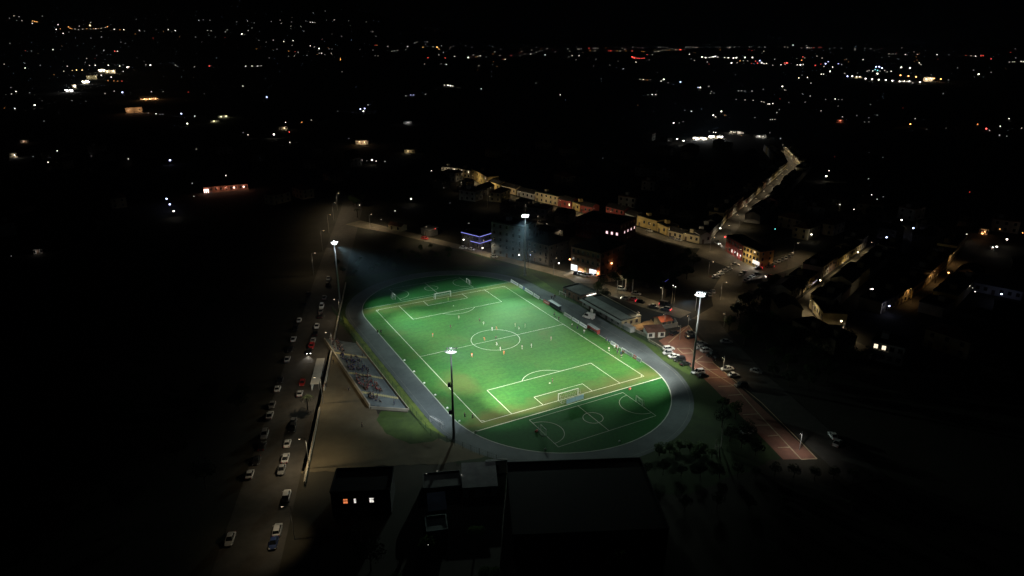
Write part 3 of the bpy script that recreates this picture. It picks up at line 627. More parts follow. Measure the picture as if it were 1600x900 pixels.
for i in range(5): MB().cyl((-8.8+4.4*i, -1.15, 0), (-8.8+4.4*i, -1.15, 2.42), .06, n=6).build('post', M['steel'], t)

# ------------------------------------------------------------------ cars
def loft(b, secs, m=0):
    n = len(secs[0]); o = len(b.v)
    for s in secs: b.v += [tuple(p) for p in s]
    for j in range(len(secs)-1):
        for i in range(n): b.f.append((o+j*n+i, o+j*n+(i+1) % n, o+(j+1)*n+(i+1) % n, o+(j+1)*n+i)); b.m.append(m)
    b.f.append(tuple(o+i for i in range(n-1, -1, -1))); b.m.append(m); b.f.append(tuple(o+(len(secs)-1)*n+i for i in range(n))); b.m.append(m)
PAINT = {k: mat('car_'+k, c, .35, .04, 1, spec=.5) for k, c in dict(white=(.72, .73, .72), silver=(.4, .41, .42), grey=(.16, .165, .17), black=(.018, .018, .02), blue=(.02, .04, .13), red=(.42, .03, .03), beige=(.42, .38, .3)).items()}
KIND = dict(hatchback=(3.9, 1.72, 1.48, .78, -1.25, -.95, .35, .95), saloon=(4.5, 1.78, 1.45, .8, -1.55, -.85, .35, 1.05), suv=(4.4, 1.85, 1.7, .95, -1.9, -1.7, .45, 1.0), van=(5.0, 1.95, 2.2, 1.1, -2.4, -2.3, 1.2, 1.75))
CM = {}
def car_meshes(kind, colour):
    if (kind, colour) in CM: return CM[(kind, colour)]
    L, W, H, belt, r0, r1, f1, f0 = KIND[kind]; hw = W/2; p = PAINT[colour]
    def sec(x, z0, z1, w): return [(x, -w*.94, z0), (x, -w, (z0+z1)/2), (x, -w*.9, z1), (x, w*.9, z1), (x, w, (z0+z1)/2), (x, w*.94, z0)]
    b = MB(); h = L/2
    loft(b, [sec(-h, .38, belt*.85, hw*.86), sec(-h+.18, .25, belt, hw*.97), sec(r0, .22, belt+.04, hw), sec(f0, .22, belt+.02, hw), sec(h-.45, .24, belt*.9, hw*.96), sec(h, .34, belt*.68, hw*.8)])
    if kind == 'van': b.box(((r1+f1)/2-.1, 0, H-.03), (f1-r1-.2, W*.84, .08))
    else: b.box(((r1+f1)/2, 0, H-.02), (f1-r1, W*.72, .06), 0, 0, .9)
    for s in (-1, 1):
        for x0, x1 in ((r0, r1), (f0, f1)): b.cyl((x0, s*hw*.86, belt), (x1, s*hw*.72, H-.02), .05, n=4)
        b.cyl(((r1+f1)/2-.1, s*hw*.9, belt), ((r1+f1)/2-.1, s*hw*.74, H-.02), .04, n=4)
        b.box((f0-.1, s*(hw+.08), belt+.1), (.14, .18, .12))
    if kind == 'van': b.box(((r0+.0)/2-.2, 0, (belt+H)/2), (abs(r0)-.1, W*.93, H-belt-.02))
    body = b.mesh('body', p, False)
    b = MB(); loft(b, [[(r0, -hw*.87, belt), (r0, hw*.87, belt), (r1, hw*.72, H-.03), (r1, -hw*.72, H-.03)], [(f0, -hw*.87, belt), (f0, hw*.87, belt), (f1, hw*.72, H-.03), (f1, -hw*.72, H-.03)]]); glass = b.mesh('windows', M['glass'])
    wh = MB().cyl((0, -.1, 0), (0, .1, 0), .32, n=12).cyl((0, -.11, 0), (0, .11, 0), .19, n=8, m=1).mesh('wheel', [M['tyre'], M['rim']])
    CM[(kind, colour)] = (body, glass, wh); return CM[(kind, colour)]
LB = {}
def lbox(m):
    if m.name not in LB: LB[m.name] = MB().box((0, 0, 0), (.16, .36, .17)).mesh('light', m)
    return LB[m.name]
def car(px, py, heading, kind, colour, label, group, head=False, tail=False, z=.05, name='parked_car', at=None):
    p = gp(px, py, z) if at is None else (*at, z); body, glass, wh = car_meshes(kind, colour); L, W = KIND[kind][:2]; belt = KIND[kind][3]
    t = thing(name, label, 'van' if kind == 'van' else 'car', p, heading, group)
    link('body', body, t); link('windows', glass, t)
    for sx in (-1, 1):
        for s in (-1, 1): link('wheel', wh, t, (sx*L*.31, s*(W/2-.09), .32))
    for s in (-1, 1):
        link('headlight', lbox(M['headon' if head else 'headoff']), t, (L/2-.1, s*W*.33, belt*.62)); link('taillight', lbox(M['tailon' if tail else 'tailoff']), t, (-L/2+.04, s*W*.36, belt*.78))
    if head: lamp('beam', 'SPOT', t, (L/2+.15, 0, .7), 900, (1, .93, .8), (1, 0, -.1), 70, .8, .1)
    if tail: lamp('tail_glow', 'POINT', t, (-L/2-.35, 0, .7), 14, (1, .05, .06), size=.1)
    return t
hr = math.atan2(RD[1], RD[0]); dn = hr+math.pi
GR = 'cars parked along the wall side of the long road'; GLf = 'cars parked along the field side of the long road'
rows = [(448, 777, 'suv', 'white'), (434, 831, 'suv', 'silver'), (428, 851, 'hatchback', 'blue'), (440.5, 736, 'saloon', 'grey'), (446.5, 718, 'saloon', 'silver'), (449.5, 695, 'hatchback', 'white'), (457.5, 671, 'suv', 'black'), (458.5, 661, 'saloon', 'grey'),
        (468.8, 617, 'hatchback', 'silver'), (472.8, 600, 'hatchback', 'red'), (489.6, 533.5, 'hatchback', 'silver'), (493, 522, 'saloon', 'black'), (495.4, 511.6, 'hatchback', 'white'), (500.5, 495.5, 'hatchback', 'black'), (502.8, 480.5, 'suv', 'white'), (507, 466.5, 'saloon', 'grey'), (512.5, 446, 'suv', 'black'), (513.3, 437, 'hatchback', 'silver'), (501.5, 488, 'hatchback', 'grey')]
rows.sort(key=lambda r: -r[1])
near = ['nearest the camera', 'beside the lit ground floor window', 'by the gap in the verge']
for i, (x, y, k, c) in enumerate(rows): car(x, y, hr if i % 3 else dn, k, c, f'{c} {k.replace("suv", "tall car")}, {ORD[i]} from the near end of the row along the wall', GR)
rowl = [(360, 845, 'saloon', 'silver'), (391, 743.5, 'hatchback', 'silver'), (410, 699, 'saloon', 'black'), (414, 681, 'suv', 'silver'), (422, 651, 'saloon', 'silver'), (425.5, 635, 'hatchback', 'grey'), (434, 609.5, 'hatchback', 'white'), (449.3, 563, 'saloon', 'silver'), (458.8, 531.5, 'saloon', 'white'), (462.2, 515, 'suv', 'black'), (467.8, 502, 'hatchback', 'white'), (475.4, 478, 'saloon', 'black'), (482, 461, 'suv', 'black'), (454, 547, 'saloon', 'black'), (438.5, 596, 'hatchback', 'black'), (401, 722, 'hatchback', 'black')]
rowl.sort(key=lambda r: -r[1])
for i, (x, y, k, c) in enumerate(rowl): car(x, y, hr if i % 2 else dn, k, c, f'{c} {k.replace("suv", "tall car")}, {ORD[i]} from the near end of the row by the black field', GLf)
car(483.5, 551, dn, 'hatchback', 'black', 'black car driving towards the camera with bright headlights on the long road', 'moving cars', head=True, name='moving_car')
car(487, 543, dn, 'suv', 'red', 'red car right behind the black car with bright headlights', 'moving cars', name='moving_car')
# ambulance-like van on the track
t = car(919.5, 497, R(-65)+math.pi, 'van', 'white', 'white van parked on the right side of the running track', None, z=.07, name='parked_van')
# red car park
GC1 = 'cars nosed in on the verge side of the red car park'; GC2 = 'cars nosed in on the road side of the red car park'
for i, (x, y, k, c) in enumerate([(1044.5, 547, 'suv', 'white'), (1043.5, 553, 'hatchback', 'silver'), (1053.5, 558.5, 'saloon', 'white'), (1061.5, 563.5, 'suv', 'black'), (1070.5, 570, 'hatchback', 'black'), (1091, 583.5, 'suv', 'white'), (1098, 589, 'hatchback', 'black')]):
    car(x, y, R(-15)+math.pi*(i % 2), k, c, f'{c} {k.replace("suv", "tall car")}, {ORD[i]} from the far end of the car park verge row', GC1, z=.1)
for i, (x, y, k, c) in enumerate([(1079, 522, 'hatchback', 'grey'), (1080, 528, 'saloon', 'black'), (1095, 538.5, 'saloon', 'silver'), (1094, 545, 'hatchback', 'silver'), (1103.5, 549.5, 'suv', 'white'), (1113, 556.5, 'suv', 'black'), (1121, 562, 'hatchback', 'black'), (1136, 578, 'saloon', 'white'), (1146, 588, 'hatchback', 'white'), (1158, 604, 'suv', 'black')]):
    car(x, y, R(-18)+math.pi*(i % 2), k, c, f'{c} {k.replace("suv", "tall car")}, {ORD[i]} from the far end of the car park road row', GC2, z=.1)
car(1053.5, 522.5, R(10), 'suv', 'black', 'lone black tall car by the white block at the head of the red car park', None, z=.1)
car(1135, 535.5, R(-30), 'saloon', 'silver', 'silver car parked across the dim road beside the red car park', None, z=.07)
car(1181, 582, R(-58), 'hatchback', 'silver', 'dim silver car alone on the far verge of the car park road', None)
car(1167, 677, R(-10), 'saloon', 'silver', 'pale car half hidden in the dark trees left of the near end of the pavers', None)
car(1301, 683, R(60), 'hatchback', 'white', 'white car furthest off beside the unlit end of the car park road', None); car(1308, 694, R(20), 'saloon', 'white', 'white car nearer the camera beside the unlit end of the car park road', None)
# side road and plaza
GS = 'cars on the side road behind the long grey building'
car(971, 453, R(-60), 'suv', 'silver', 'pale car parked by the palm trunks behind the grey building', GS); car(993.5, 460, R(-60), 'saloon', 'silver', 'silver car parked beyond the palm trunks on the side road', GS)
car(977, 467.5, R(120), 'hatchback', 'white', 'white car with one bright headlight on the side road', GS, head=True); car(990, 468.5, R(-60), 'saloon', 'silver', 'silver car just ahead of the bright red tail lights', GS)
car(1000.5, 473, R(-60), 'hatchback', 'black', 'dark car with glowing red tail lights, left of the other two with lit tails', GS, tail=True, name='moving_car')
car(1021, 480, R(-60), 'saloon', 'silver', 'silver car waiting between the two sets of red tail lights', GS); car(1040, 478, R(-62), 'van', 'black', 'dark van beside the queue on the side road', GS, tail=True); car(1040.5, 484.5, R(115), 'suv', 'silver', 'pale tall car with bright lamps at the end of the queue', GS, tail=True)
GX = 'cars round the plaza'
for i, (x, y, k, c) in enumerate([(1118, 434, 'hatchback', 'silver'), (1125.5, 429, 'hatchback', 'white'), (1132, 425, 'saloon', 'white'), (1138.5, 421.5, 'hatchback', 'white')]): car(x, y, R(-10), k, c, f'{c} {k}, {ORD[i]} from the near end of the short row at the plaza hedge', GX, z=.1)
car(1148.5, 415, R(-35), 'saloon', 'beige', 'beige car standing at the top end of the plaza row', GX, z=.1)
for i, (x, y, c) in enumerate([(1158, 430, 'white'), (1162, 427, 'black'), (1165, 440, 'silver'), (1169, 437.5, 'white'), (1173, 435, 'silver'), (1177, 432.5, 'grey'), (1182, 430, 'black')]): car(x, y, R(25), 'hatchback', c, f'{c} hatchback, {ORD[i]} from the left of the double row in the middle of the plaza', GX, z=.1)
for i, (x, y, c) in enumerate([(1201, 417, 'grey'), (1206.5, 414.5, 'white'), (1211.5, 412, 'white'), (1217, 409.5, 'white'), (1222.5, 407, 'silver'), (1228, 404.5, 'white'), (1233, 402, 'grey')]): car(x, y, R(40), 'hatchback', c, f'{c} hatchback, {ORD[i]} from the left of the white row beside the bright shop', GX, z=.1)
car(1161.5, 402.5, R(-65), 'saloon', 'beige', 'pale car at the kerb before the yellow corner house', GX, z=.1)
car(1184, 420, R(-20)+math.pi, 'hatchback', 'black', 'car braking with red lamps right under the bright shop', GX, tail=True, z=.1, name='moving_car'); car(1202, 418, R(170), 'suv', 'black', 'car with red lamps passing the end of the white row', GX, tail=True, z=.1, name='moving_car')
car(1203, 433.5, R(150), 'saloon', 'red', 'red lit car with a bright lamp leaving the plaza on the right', GX, head=True, tail=True, z=.1, name='moving_car'); car(1114, 457, R(60), 'hatchback', 'silver', 'silver hatchback on the plaza slope above the right floodlight mast', GX, z=.1); car(1108.5, 462, R(60), 'hatchback', 'grey', 'grey hatchback just below the silver one on the plaza slope', GX, z=.1); car(1209.5, 444, R(20), 'saloon', 'silver', 'silver car in the dark below the plaza exit', GX, z=.1)
GH = 'cars before the shop'
for i, (x, y, k, c, a) in enumerate([(900, 428.5, 'suv', 'black', 40), (906, 428.5, 'hatchback', 'white', 40), (911, 430, 'hatchback', 'white', 42), (916.5, 431, 'saloon', 'white', 30), (923, 431.5, 'saloon', 'white', 30), (931, 431.5, 'hatchback', 'white', 40), (937, 434, 'saloon', 'black', 30), (943, 433, 'hatchback', 'grey', 30)]): car(x, y, R(a), k, c, f'{c} {k.replace("suv", "tall car")}, {ORD[i]} from the left of the cars before the lit shop', GH, z=.12)
GY = 'cars along the lit street'
car(1014.5, 361.5, R(-85), 'saloon', 'white', 'white car before the tall yellow street house', GY); car(1050.5, 373, R(-75), 'hatchback', 'grey', 'grey car at the foot of the low beige street wall, further left', GY); car(1060, 376, R(-75), 'saloon', 'silver', 'silver car at the foot of the low beige street wall, further right', GY); car(708, 273, R(-75), 'hatchback', 'white', 'car with red tail lamps at the far end of the lit street', GY, tail=True, name='moving_car'); car(1121, 381, R(-100), 'hatchback', 'white', 'car with white headlights where the two lit streets meet', GY, head=True, name='moving_car'); car(1183, 322, R(32), 'hatchback', 'grey', 'car with red tail lamps climbing the lit street', GY, tail=True, name='moving_car')
car(724, 388.5, R(-55), 'saloon', 'white', 'white car parked left of the violet lit house', None, z=.07); car(737, 391, R(-55), 'hatchback', 'white', 'white hatchback parked under the violet lit house', None, z=.07); car(772, 402, R(-55), 'hatchback', 'white', 'white car on the side road before the apartment block', None, z=.07); car(664, 374, R(-60), 'suv', 'red', 'dark red car by the small hut on the side road', None, z=.07)

# ------------------------------------------------------------------ houses
WC = {}
def win_mesh(w, h, pane, kind='window'):
    k = (round(w, 2), round(h, 2), pane.name, kind)
    if k in WC: return WC[k]
    b = MB()
    if kind == 'window':
        b.box((0, -.04, 0), (w, .04, h), m=1)
        for s in (-1, 1): b.box((s*(w/2+.05), -.06, 0), (.1, .12, h+.2))
        b.box((0, -.06, h/2+.05), (w, .12, .1)); b.box((0, -.09, -h/2-.06), (w+.3, .2, .12)); b.box((0, -.07, 0), (.05, .05, h)); b.box((0, -.07, h*.15), (w, .05, .05))
    else:
        b.box((0, -.05, 0), (w, .06, h), m=1)
        for s in (-1, 1): b.box((s*(w/2+.07), -.06, 0), (.14, .14, h))
        b.box((0, -.06, h/2+.07), (w+.28, .14, .14))
    WC[k] = b.mesh(kind, [M['frame'], pane]); return WC[k]
def house(A, B, h, dep, wm, rm, label, group=None, storeys=1, nwin=3, lit=(), roof='gable', name='house', cat='house', doors=(0,), sides=True, litm='paneon', balcony=False, over=.3, ledge=True, chim=True):
    A = np.array(A[:2], float); B = np.array(B[:2], float); w = float(np.linalg.norm(B-A)); rz = math.atan2(B[1]-A[1], B[0]-A[0])
    t = thing(name, label, cat, (A[0], A[1], 0), rz, group)
    wb = MB().prism([(0, 0), (w, 0), (w, dep), (0, dep)], 0, h)
    if roof == 'gable':
        rh = min(dep, w)*.24
        if w >= dep: wb.add([(0, 0, h), (0, dep, h), (0, dep/2, h+rh-.12)], [(0, 2, 1)]).add([(w, 0, h), (w, dep, h), (w, dep/2, h+rh-.12)], [(0, 1, 2)])
        else: wb.add([(0, 0, h), (w, 0, h), (w/2, 0, h+rh-.12)], [(0, 1, 2)]).add([(0, dep, h), (w, dep, h), (w/2, dep, h+rh-.12)], [(0, 2, 1)])
    wb.build('walls', wm, t)
    b = MB(); o = over
    if roof == 'gable':
        if w >= dep: L = [(-o, -o, h-.05), (w+o, -o, h-.05), (w+o, dep/2, h+rh), (-o, dep/2, h+rh), (-o, dep+o, h-.05), (w+o, dep+o, h-.05)]
        else: L = [(-o, dep+o, h-.05), (-o, -o, h-.05), (w/2, -o, h+rh), (w/2, dep+o, h+rh), (w+o, dep+o, h-.05), (w+o, -o, h-.05)]
        b.add(L + [(x, y, z+.16) for x, y, z in L], [(6, 7, 8, 9), (9, 8, 11, 10), (3, 2, 1, 0), (4, 5, 2, 3), (0, 1, 7, 6), (5, 4, 10, 11), (1, 2, 8, 7), (2, 5, 11, 8), (3, 0, 6, 9), (4, 3, 9, 10)])
    elif roof == 'hip':
        rh = min(dep, w)*.26; k = min(dep, w)/2; 
        if w >= dep: top = [(k, dep/2, h+rh), (w-k, dep/2, h+rh)]; fs = [(0, 1, 5, 4), (1, 2, 5), (2, 3, 4, 5), (3, 0, 4)]
        else: top = [(w/2, k, h+rh), (w/2, dep-k, h+rh)]; fs = [(0, 1, 4), (1, 2, 5, 4), (2, 3, 5), (3, 0, 4, 5)]
        b.add([(-o, -o, h+.002), (w+o, -o, h+.002), (w+o, dep+o, h+.002), (-o, dep+o, h+.002)]+top, fs+[(3, 2, 1, 0)])
    elif roof == 'mono':
        b.add([(-o, -o, h+.01), (w+o, -o, h+.01), (w+o, dep+o, h+.9), (-o, dep+o, h+.9), (-o, -o, h+.15), (w+o, -o, h+.15), (w+o, dep+o, h+1.05), (-o, dep+o, h+1.05)], [(3, 2, 1, 0), (4, 5, 6, 7), (0, 1, 5, 4), (1, 2, 6, 5), (2, 3, 7, 6), (3, 0, 4, 7)])
    else:
        b.box((w/2, dep/2, h+.05), (w-.4, dep-.4, .1))
        for (cx, cy, sx, sy) in ((w/2, -.02, w+.1, .3), (w/2, dep+.02, w+.1, .3), (-.02, dep/2, .3, dep-.3), (w+.02, dep/2, .3, dep-.3)): b.box((cx, cy, h+.25), (sx, sy, .55))
    rf = b.build('roof', rm, t)
    if chim and roof in ('gable', 'hip'): MB().box((w*.7, dep*.4, h+1.0), (.6, .6, 1.8)).box((w*.7, dep*.4, h+1.95), (.75, .75, .12)).build('chimney', M['wall_d'], rf)
    if roof == 'flat' and chim: MB().box((w*.3, dep*.6, h+1.1), (2.2, 2.4, 2.0)).build('stair_head', wm, rf)
    sh = h/storeys; n = nwin
    for s in range(storeys):
        for i in range(n):
            x = w*(i+.5)/n; k = (s, i)
            if s == 0 and i in doors: link('door', win_mesh(1.1, 2.2, M['door'], 'door'), t, (x, 0, 1.15)); continue
            ww = min(1.2, w/n*.5); link('window', win_mesh(ww, min(1.5, sh*.5), M[litm] if k in lit else M['paneoff']), t, (x, 0, s*sh+sh*.55))
        if sides:
            for i in range(max(1, int(dep/4))):
                y = dep*(i+.5)/max(1, int(dep/4)); o_ = link('window', win_mesh(1.0, min(1.4, sh*.45), M[litm] if (s, 'r', i) in lit else M['paneoff']), t, (w, y, s*sh+sh*.55), math.pi/2)
                o_ = link('window', win_mesh(1.0, min(1.4, sh*.45), M[litm] if (s, 'l', i) in lit else M['paneoff']), t, (0, y, s*sh+sh*.55), -math.pi/2)
        if balcony and s > 0:
            b = MB(); b.box((w/2, -.6, s*sh+.08), (w*.86, 1.2, .16)); b.box((w/2, -1.17, s*sh+.6), (w*.86, .06, .9))
            for q in (-1, 1): b.box((w/2+q*w*.43, -.6, s*sh+.6), (.06, 1.2, .9))
            b.build('balcony', wm, t)
    return t
def hp(a, b_, *k, **kw): return house(g2(*a), g2(*b_), *k, **kw)

# stadium buildings
t = house((48, 13.3), (48, -13.6), 2.9, 9.5, M['wall_g'], M['membrane'], 'long low grey changing block with a cream end wall beside the right straight', None, 1, 7, (), 'flat', 'changing_block', 'building', (1, 4), False, chim=False)
MB().box((27.1, 4.75, 1.5), (.16, 9.3, 2.8)).build('end_wall', M['wall_c'], t)
for k in range(3): link('window', win_mesh(1.0, 1.2, M['paneoff']), t, (27.2, 1.9+2.7*k, 1.7), math.pi/2)
b = MB(); b.add([(-.3, -1.5, 2.6), (27.2, -1.5, 2.6), (27.2, 4.6, 3.62), (-.3, 4.6, 3.62), (-.3, -1.5, 2.72), (27.2, -1.5, 2.72), (27.2, 4.6, 3.74), (-.3, 4.6, 3.74)], [(3, 2, 1, 0), (4, 5, 6, 7), (0, 1, 5, 4), (1, 2, 6, 5), (2, 3, 7, 6), (3, 0, 4, 7)])
for k in range(14): b.add([(k*2-.03, -1.5, 2.73), (k*2+.03, -1.5, 2.73), (k*2+.03, 4.6, 3.78), (k*2-.03, 4.6, 3.78), (k*2-.03, -1.5, 2.8), (k*2+.03, -1.5, 2.8), (k*2+.03, 4.6, 3.82), (k*2-.03, 4.6, 3.82)], [(4, 5, 6, 7), (0, 1, 5, 4), (3, 0, 4, 7), (1, 2, 6, 5)])
b.build('front_roof', mat('roof_sheet', (.24, .28, .27), .7, .2, .3), t); MB().box((13.5, 9.45, 3.5), (27.4, .2, .3)).build('back_parapet', M['conc2'], t)
b = MB(); b.cyl((9.5, -1.9, .6), (9.5, -1.9, 2.6), .55, n=12); b.sph((9.5, -1.9, 2.6), .55, 10, 6); tag(b.build('water_tank', M['white'], None), 'round white tank before the long grey changing block', 'tank').location = (45.8, 3.2, 0); bpy.data.objects['water_tank'].data.transform(Matrix.Translation((-9.5, 1.9, -.6)))
t = thing('lean_to', 'small grey lean-to at the lit cream end of the long changing block', 'shed', (48.2, -14.2, 0), -math.pi/2)
MB().prism([(0, 0), (5, 0), (5, 2.4), (0, 2.4)], 0, 1.7).build('walls', M['wall_g'], t); MB().box((2.5, 1.2, 1.76), (5.3, 2.8, .1)).build('roof', M['roof_p'], t)
sheet('sand_yard', [(52.4, -14.3), (64, -12.4), (61.5, -18.6), (50.6, -19.6)], .05, mat('sand', (.38, .24, .11), .95, .15, .3))
house((50.8, -26.2), (57.3, -28.4), 2.3, 4.5, M['wall_w'], M['roof_t'], 'small white block with a brown roof edge at the head of the red car park', None, 1, 3, (), 'mono', 'utility_block', 'building', (1,), False)
house((61.5, -21.2), (66.5, -21.8), 2.5, 5, M['wall_c'], M['roof_o'], 'little cream house with a bright orange roof by the car park', None, 1, 2, (), 'gable', 'cream_house', 'house', (0,), False, chim=False)
wall([(61.2, -22.2), (68, -23.2), (70.2, -19)], 1.6, .25, 'dark grey yard wall right of the orange roofed house', M['wall_g'])
t = house((47.9, 28), (49.0, 15.8), 3.2, 8.5, M['wall_b'], M['membrane'], 'brown block with dark flat roof and lit strip lamp beyond the long grey building', None, 1, 4, (), 'flat', 'brown_block', 'building', (2,), True, chim=False)
MB().box((12.5, 5.6, 2.75), (.2, 5.2, .22)).build('strip_lamp', M['tube'], t)
lamp('strip_light', 'POINT', t, (13.4, 5.6, 2.5), 160, (1, .95, .85))
for x, y, l in ((47.2, 12.6, 'pale'), ): pass
# apartment blocks and shop behind the far right corner
t = house((40.6, 119.1), (45.5, 106.2), 7.2, 10, M['wall_d'], M['roof_d'], 'two storey house with violet light strips round its eaves', None, 2, 4, (), 'flat', 'violet_house', 'house', (1,), chim=False)
for z in (3.5, 7.15):
    b = MB(); L_ = math.hypot(4.9, 12.9); b.box((L_/2, -.22, z), (L_ if z > 5 else L_*.5, .1, .16)); 
    if z < 5: b.v = [(x+L_*.25, y, zz_) for x, y, zz_ in b.v]
    b.box((L_+.22, 5, z), (.1, 10, .16)); b.build('light_strip', M['led'], t)
lamp('led_glow', 'POINT', t, (L_+1.2, -1.2, 5), 200, (.35, .35, 1), size=.5)
house((47.0, 95.6), (55.9, 78.5), 17.5, 13, M['wall_ap'], M['roof_d'], 'tall blue grey apartment block right behind the far floodlight mast', None, 5, 5, (), 'flat', 'apartment_block', 'building', (2,), True, balcony=True)
house((59.0, 79.4), (63.4, 65.5), 10.3, 16, M['wall_d'], M['roof_d'], 'three storey block with a pale edged hip roof right of the tall apartments', None, 3, 4, (), 'hip', 'apartment_block', 'building', (1,), True, balcony=True, chim=False)
t = house((69.4, 54.8), (75.3, 38.6), 12, 21, M['wall_b'], M['roof_d'], 'wide block with a bright shop on its ground floor', None, 3, 6, (), 'hip', 'shop_building', 'shop', range(6), True, 'paneon', True, chim=False)
WL = math.hypot(5.9, 16.2)
for x0, x1, m in ((.4, 4.0, M['shopon']), (4.4, 8.2, M['wall_o']), (8.4, 9.4, M['wall_y']), (9.8, 10.8, M['wall_o']), (11.2, 15.2, M['shopon']), (15.5, 17.0, emit('orange_shop', (1, .25, .08), 1.2))): MB().box(((x0+x1)/2, -.12, 1.7), (x1-x0, .1, 2.9)).build('shop_front', m, t)
lamp('shop_glow', 'AREA', t, (6.5, -1.6, 3.0), 700, (.95, .97, 1), (0, -.5, -1), size=1); lamp('orange_lamp', 'POINT', t, (16.5, -1, 2.5), 90, (1, .3, .1)); lamp('orange_lamp', 'POINT', t, (-.8, -.6, 5.5), 40, (1, .35, .12)); lamp('orange_lamp', 'POINT', t, (WL+1, 9, 4.8), 90, (1, .33, .12))
b = MB(); b.sph((WL+.35, 9, 5), .42); b.sph((16.4, -.5, 2.0), .4); b.sph((-.4, -.3, 5.4), .35); b.build('wall_lamp', emit('orange_bulb', (1, .42, .18), 7), t)
t = house((105, 104), (117, 79), 10.5, 20, M['wall_dr'], M['roof_d'], 'big dark red block with two short rows of pinkish lit windows', None, 3, 9, {(1, 7), (1, 8), (1, 6), (1, 'r', 1), (1, 'r', 2), (1, 'r', 3), (1, 'r', 4)}, 'flat', 'red_block', 'building', (2,), True, 'panep')
hp((607, 358), (627, 362), 2.8, 5, M['wall_c'], M['roof_t'], 'small pale walled hut at the bend of the side road', None, 1, 2, (), 'gable', 'hut', 'hut', (0,), False)
hp((658, 366), (672, 370), 3.5, 6, M['wall_d'], M['roof_p'], 'narrow hut beside the dark red car', None, 1, 1, (), 'mono', 'hut', 'hut', (0,), False)

# houses on the lit streets
HS = 'houses along the lit street behind the town blocks'
for a, b_, h, d, wm, rf, st, nw, lit, l in [
    ((690, 272), (713, 274), 6, 8, 'wall_w', 'flat', 2, 4, {(0, 2), (1, 3)}, 'pale house at the far end of the lit street by the red lamps'), ((714, 275), (735, 279), 6.5, 8, 'wall_c', 'flat', 2, 4, {(1, 1), (1, 3)}, 'cream house with lit upper windows next to the far pale house'),
    ((737, 279), (762, 293), 8, 9, 'wall_y', 'flat', 2, 4, {(1, 3)}, 'tall yellow house with one bright upper window on the far part of the lit street'), ((763, 293), (781, 299), 5, 8, 'wall_y', 'gable', 1, 3, {(0, 1)}, 'low yellow house right of the tall yellow one'), ((783, 299), (806, 305), 4.5, 8, 'wall_c', 'gable', 1, 4, (), 'low beige house halfway along the far lit street'), ((808, 306), (834, 312), 4, 8, 'wall_g', 'gable', 1, 4, (), 'low grey house halfway along the far lit street'),
    ((836, 314), (871, 322), 6.5, 8, 'wall_c', 'flat', 2, 5, (), 'two storey beige house left of the red houses'), ((872, 322), (893, 327), 5, 8, 'wall_r', 'gable', 1, 3, {(0, 2)}, 'red house beside the two storey beige one'), ((894, 327), (905, 331), 5, 8, 'wall_y', 'flat', 1, 2, (), 'narrow yellow house squeezed between two red ones'), ((906, 331), (924, 335), 4.5, 8, 'wall_r', 'gable', 1, 3, (), 'red house right of the narrow yellow one'),
    ((946, 337), (974, 344), 6, 8, 'wall_r', 'gable', 2, 4, (), 'reddish house showing above the big dark red block'), ((976, 345), (994, 352), 5, 8, 'wall_g', 'gable', 1, 3, (), 'grey house just left of the bright yellow house'), ((995, 352), (1025, 361), 6, 8, 'wall_y', 'flat', 1, 4, (), 'bright yellow house in the middle of the lit street'), ((1026, 361), (1041, 368), 5, 8, 'wall_y', 'flat', 1, 2, (), 'shorter yellow house right of the bright yellow one'),
    ((1043, 369), (1066, 375), 3.6, 7, 'wall_c', 'gable', 1, 3, (), 'low beige house left of the long beige wall front'), ((1067, 375), (1092, 381), 4.2, 7, 'wall_c', 'flat', 1, 3, (), 'long beige front next to the street corner'), ((1094, 381), (1110, 380), 5, 7, 'wall_g', 'gable', 1, 2, (), 'grey house on the corner of the climbing street')]:
    hp(a, b_, h, d, M[wm], M['roof_d'], l, HS, st, nw, lit, rf, sides=False)
t = hp((1133, 392), (1158, 408), 8.2, 9, M['wall_r'], M['roof_d'], 'red corner house with bright doorways at the plaza', None, 2, 6, {(0, 2), (0, 4)}, 'flat', doors=(0,), sides=False, litm='panew', chim=False); lamp('door_glow', 'POINT', t, (9, -1, 2), 120, (1, .95, .9)); lamp('door_glow', 'POINT', t, (15, -1, 2), 160, (1, .95, .9))
t = hp((1159, 408.5), (1184, 419), 8.2, 9, M['wall_y'], M['roof_d'], 'yellow corner house with dark upper windows at the plaza', None, 3, 5, (), 'flat', sides=True, chim=False)
b = MB(); b.box((0, -.3, 3.4), (4.6, .25, 1.7)); g = b.build('shop_sign', M['panew'], t); g.location = (math.dist(g2(1159, 408.5), g2(1184, 419))-1.4, 0, -.9); lamp('facade_fill', 'POINT', t, (5, -3.2, 6), 420, WARM, size=.3); lamp('sign_glow', 'AREA', t, (math.dist(g2(1159, 408.5), g2(1184, 419))-1.4, -1.4, 3), 380, (1, .97, .92), (0, -1, -.6), size=1)  # bare point light added to brighten the yellow facade
b = MB(); b.sph((0, 0, 0), .4); tag(b.build('red_lamp', M['sign_red'], None), 'red glowing lamp on the corner of the red plaza house', 'lamp').location = gp(1133, 370, 5)
HC = 'houses along the climbing lit street'
cs = [(166, 54), (211, 85), (255, 110), (317, 148), (393, 194), (459, 269)]
walls_ = ['wall_c', 'wall_y', 'wall_w', 'wall_g', 'wall_c', 'wall_w', 'wall_b', 'wall_c']
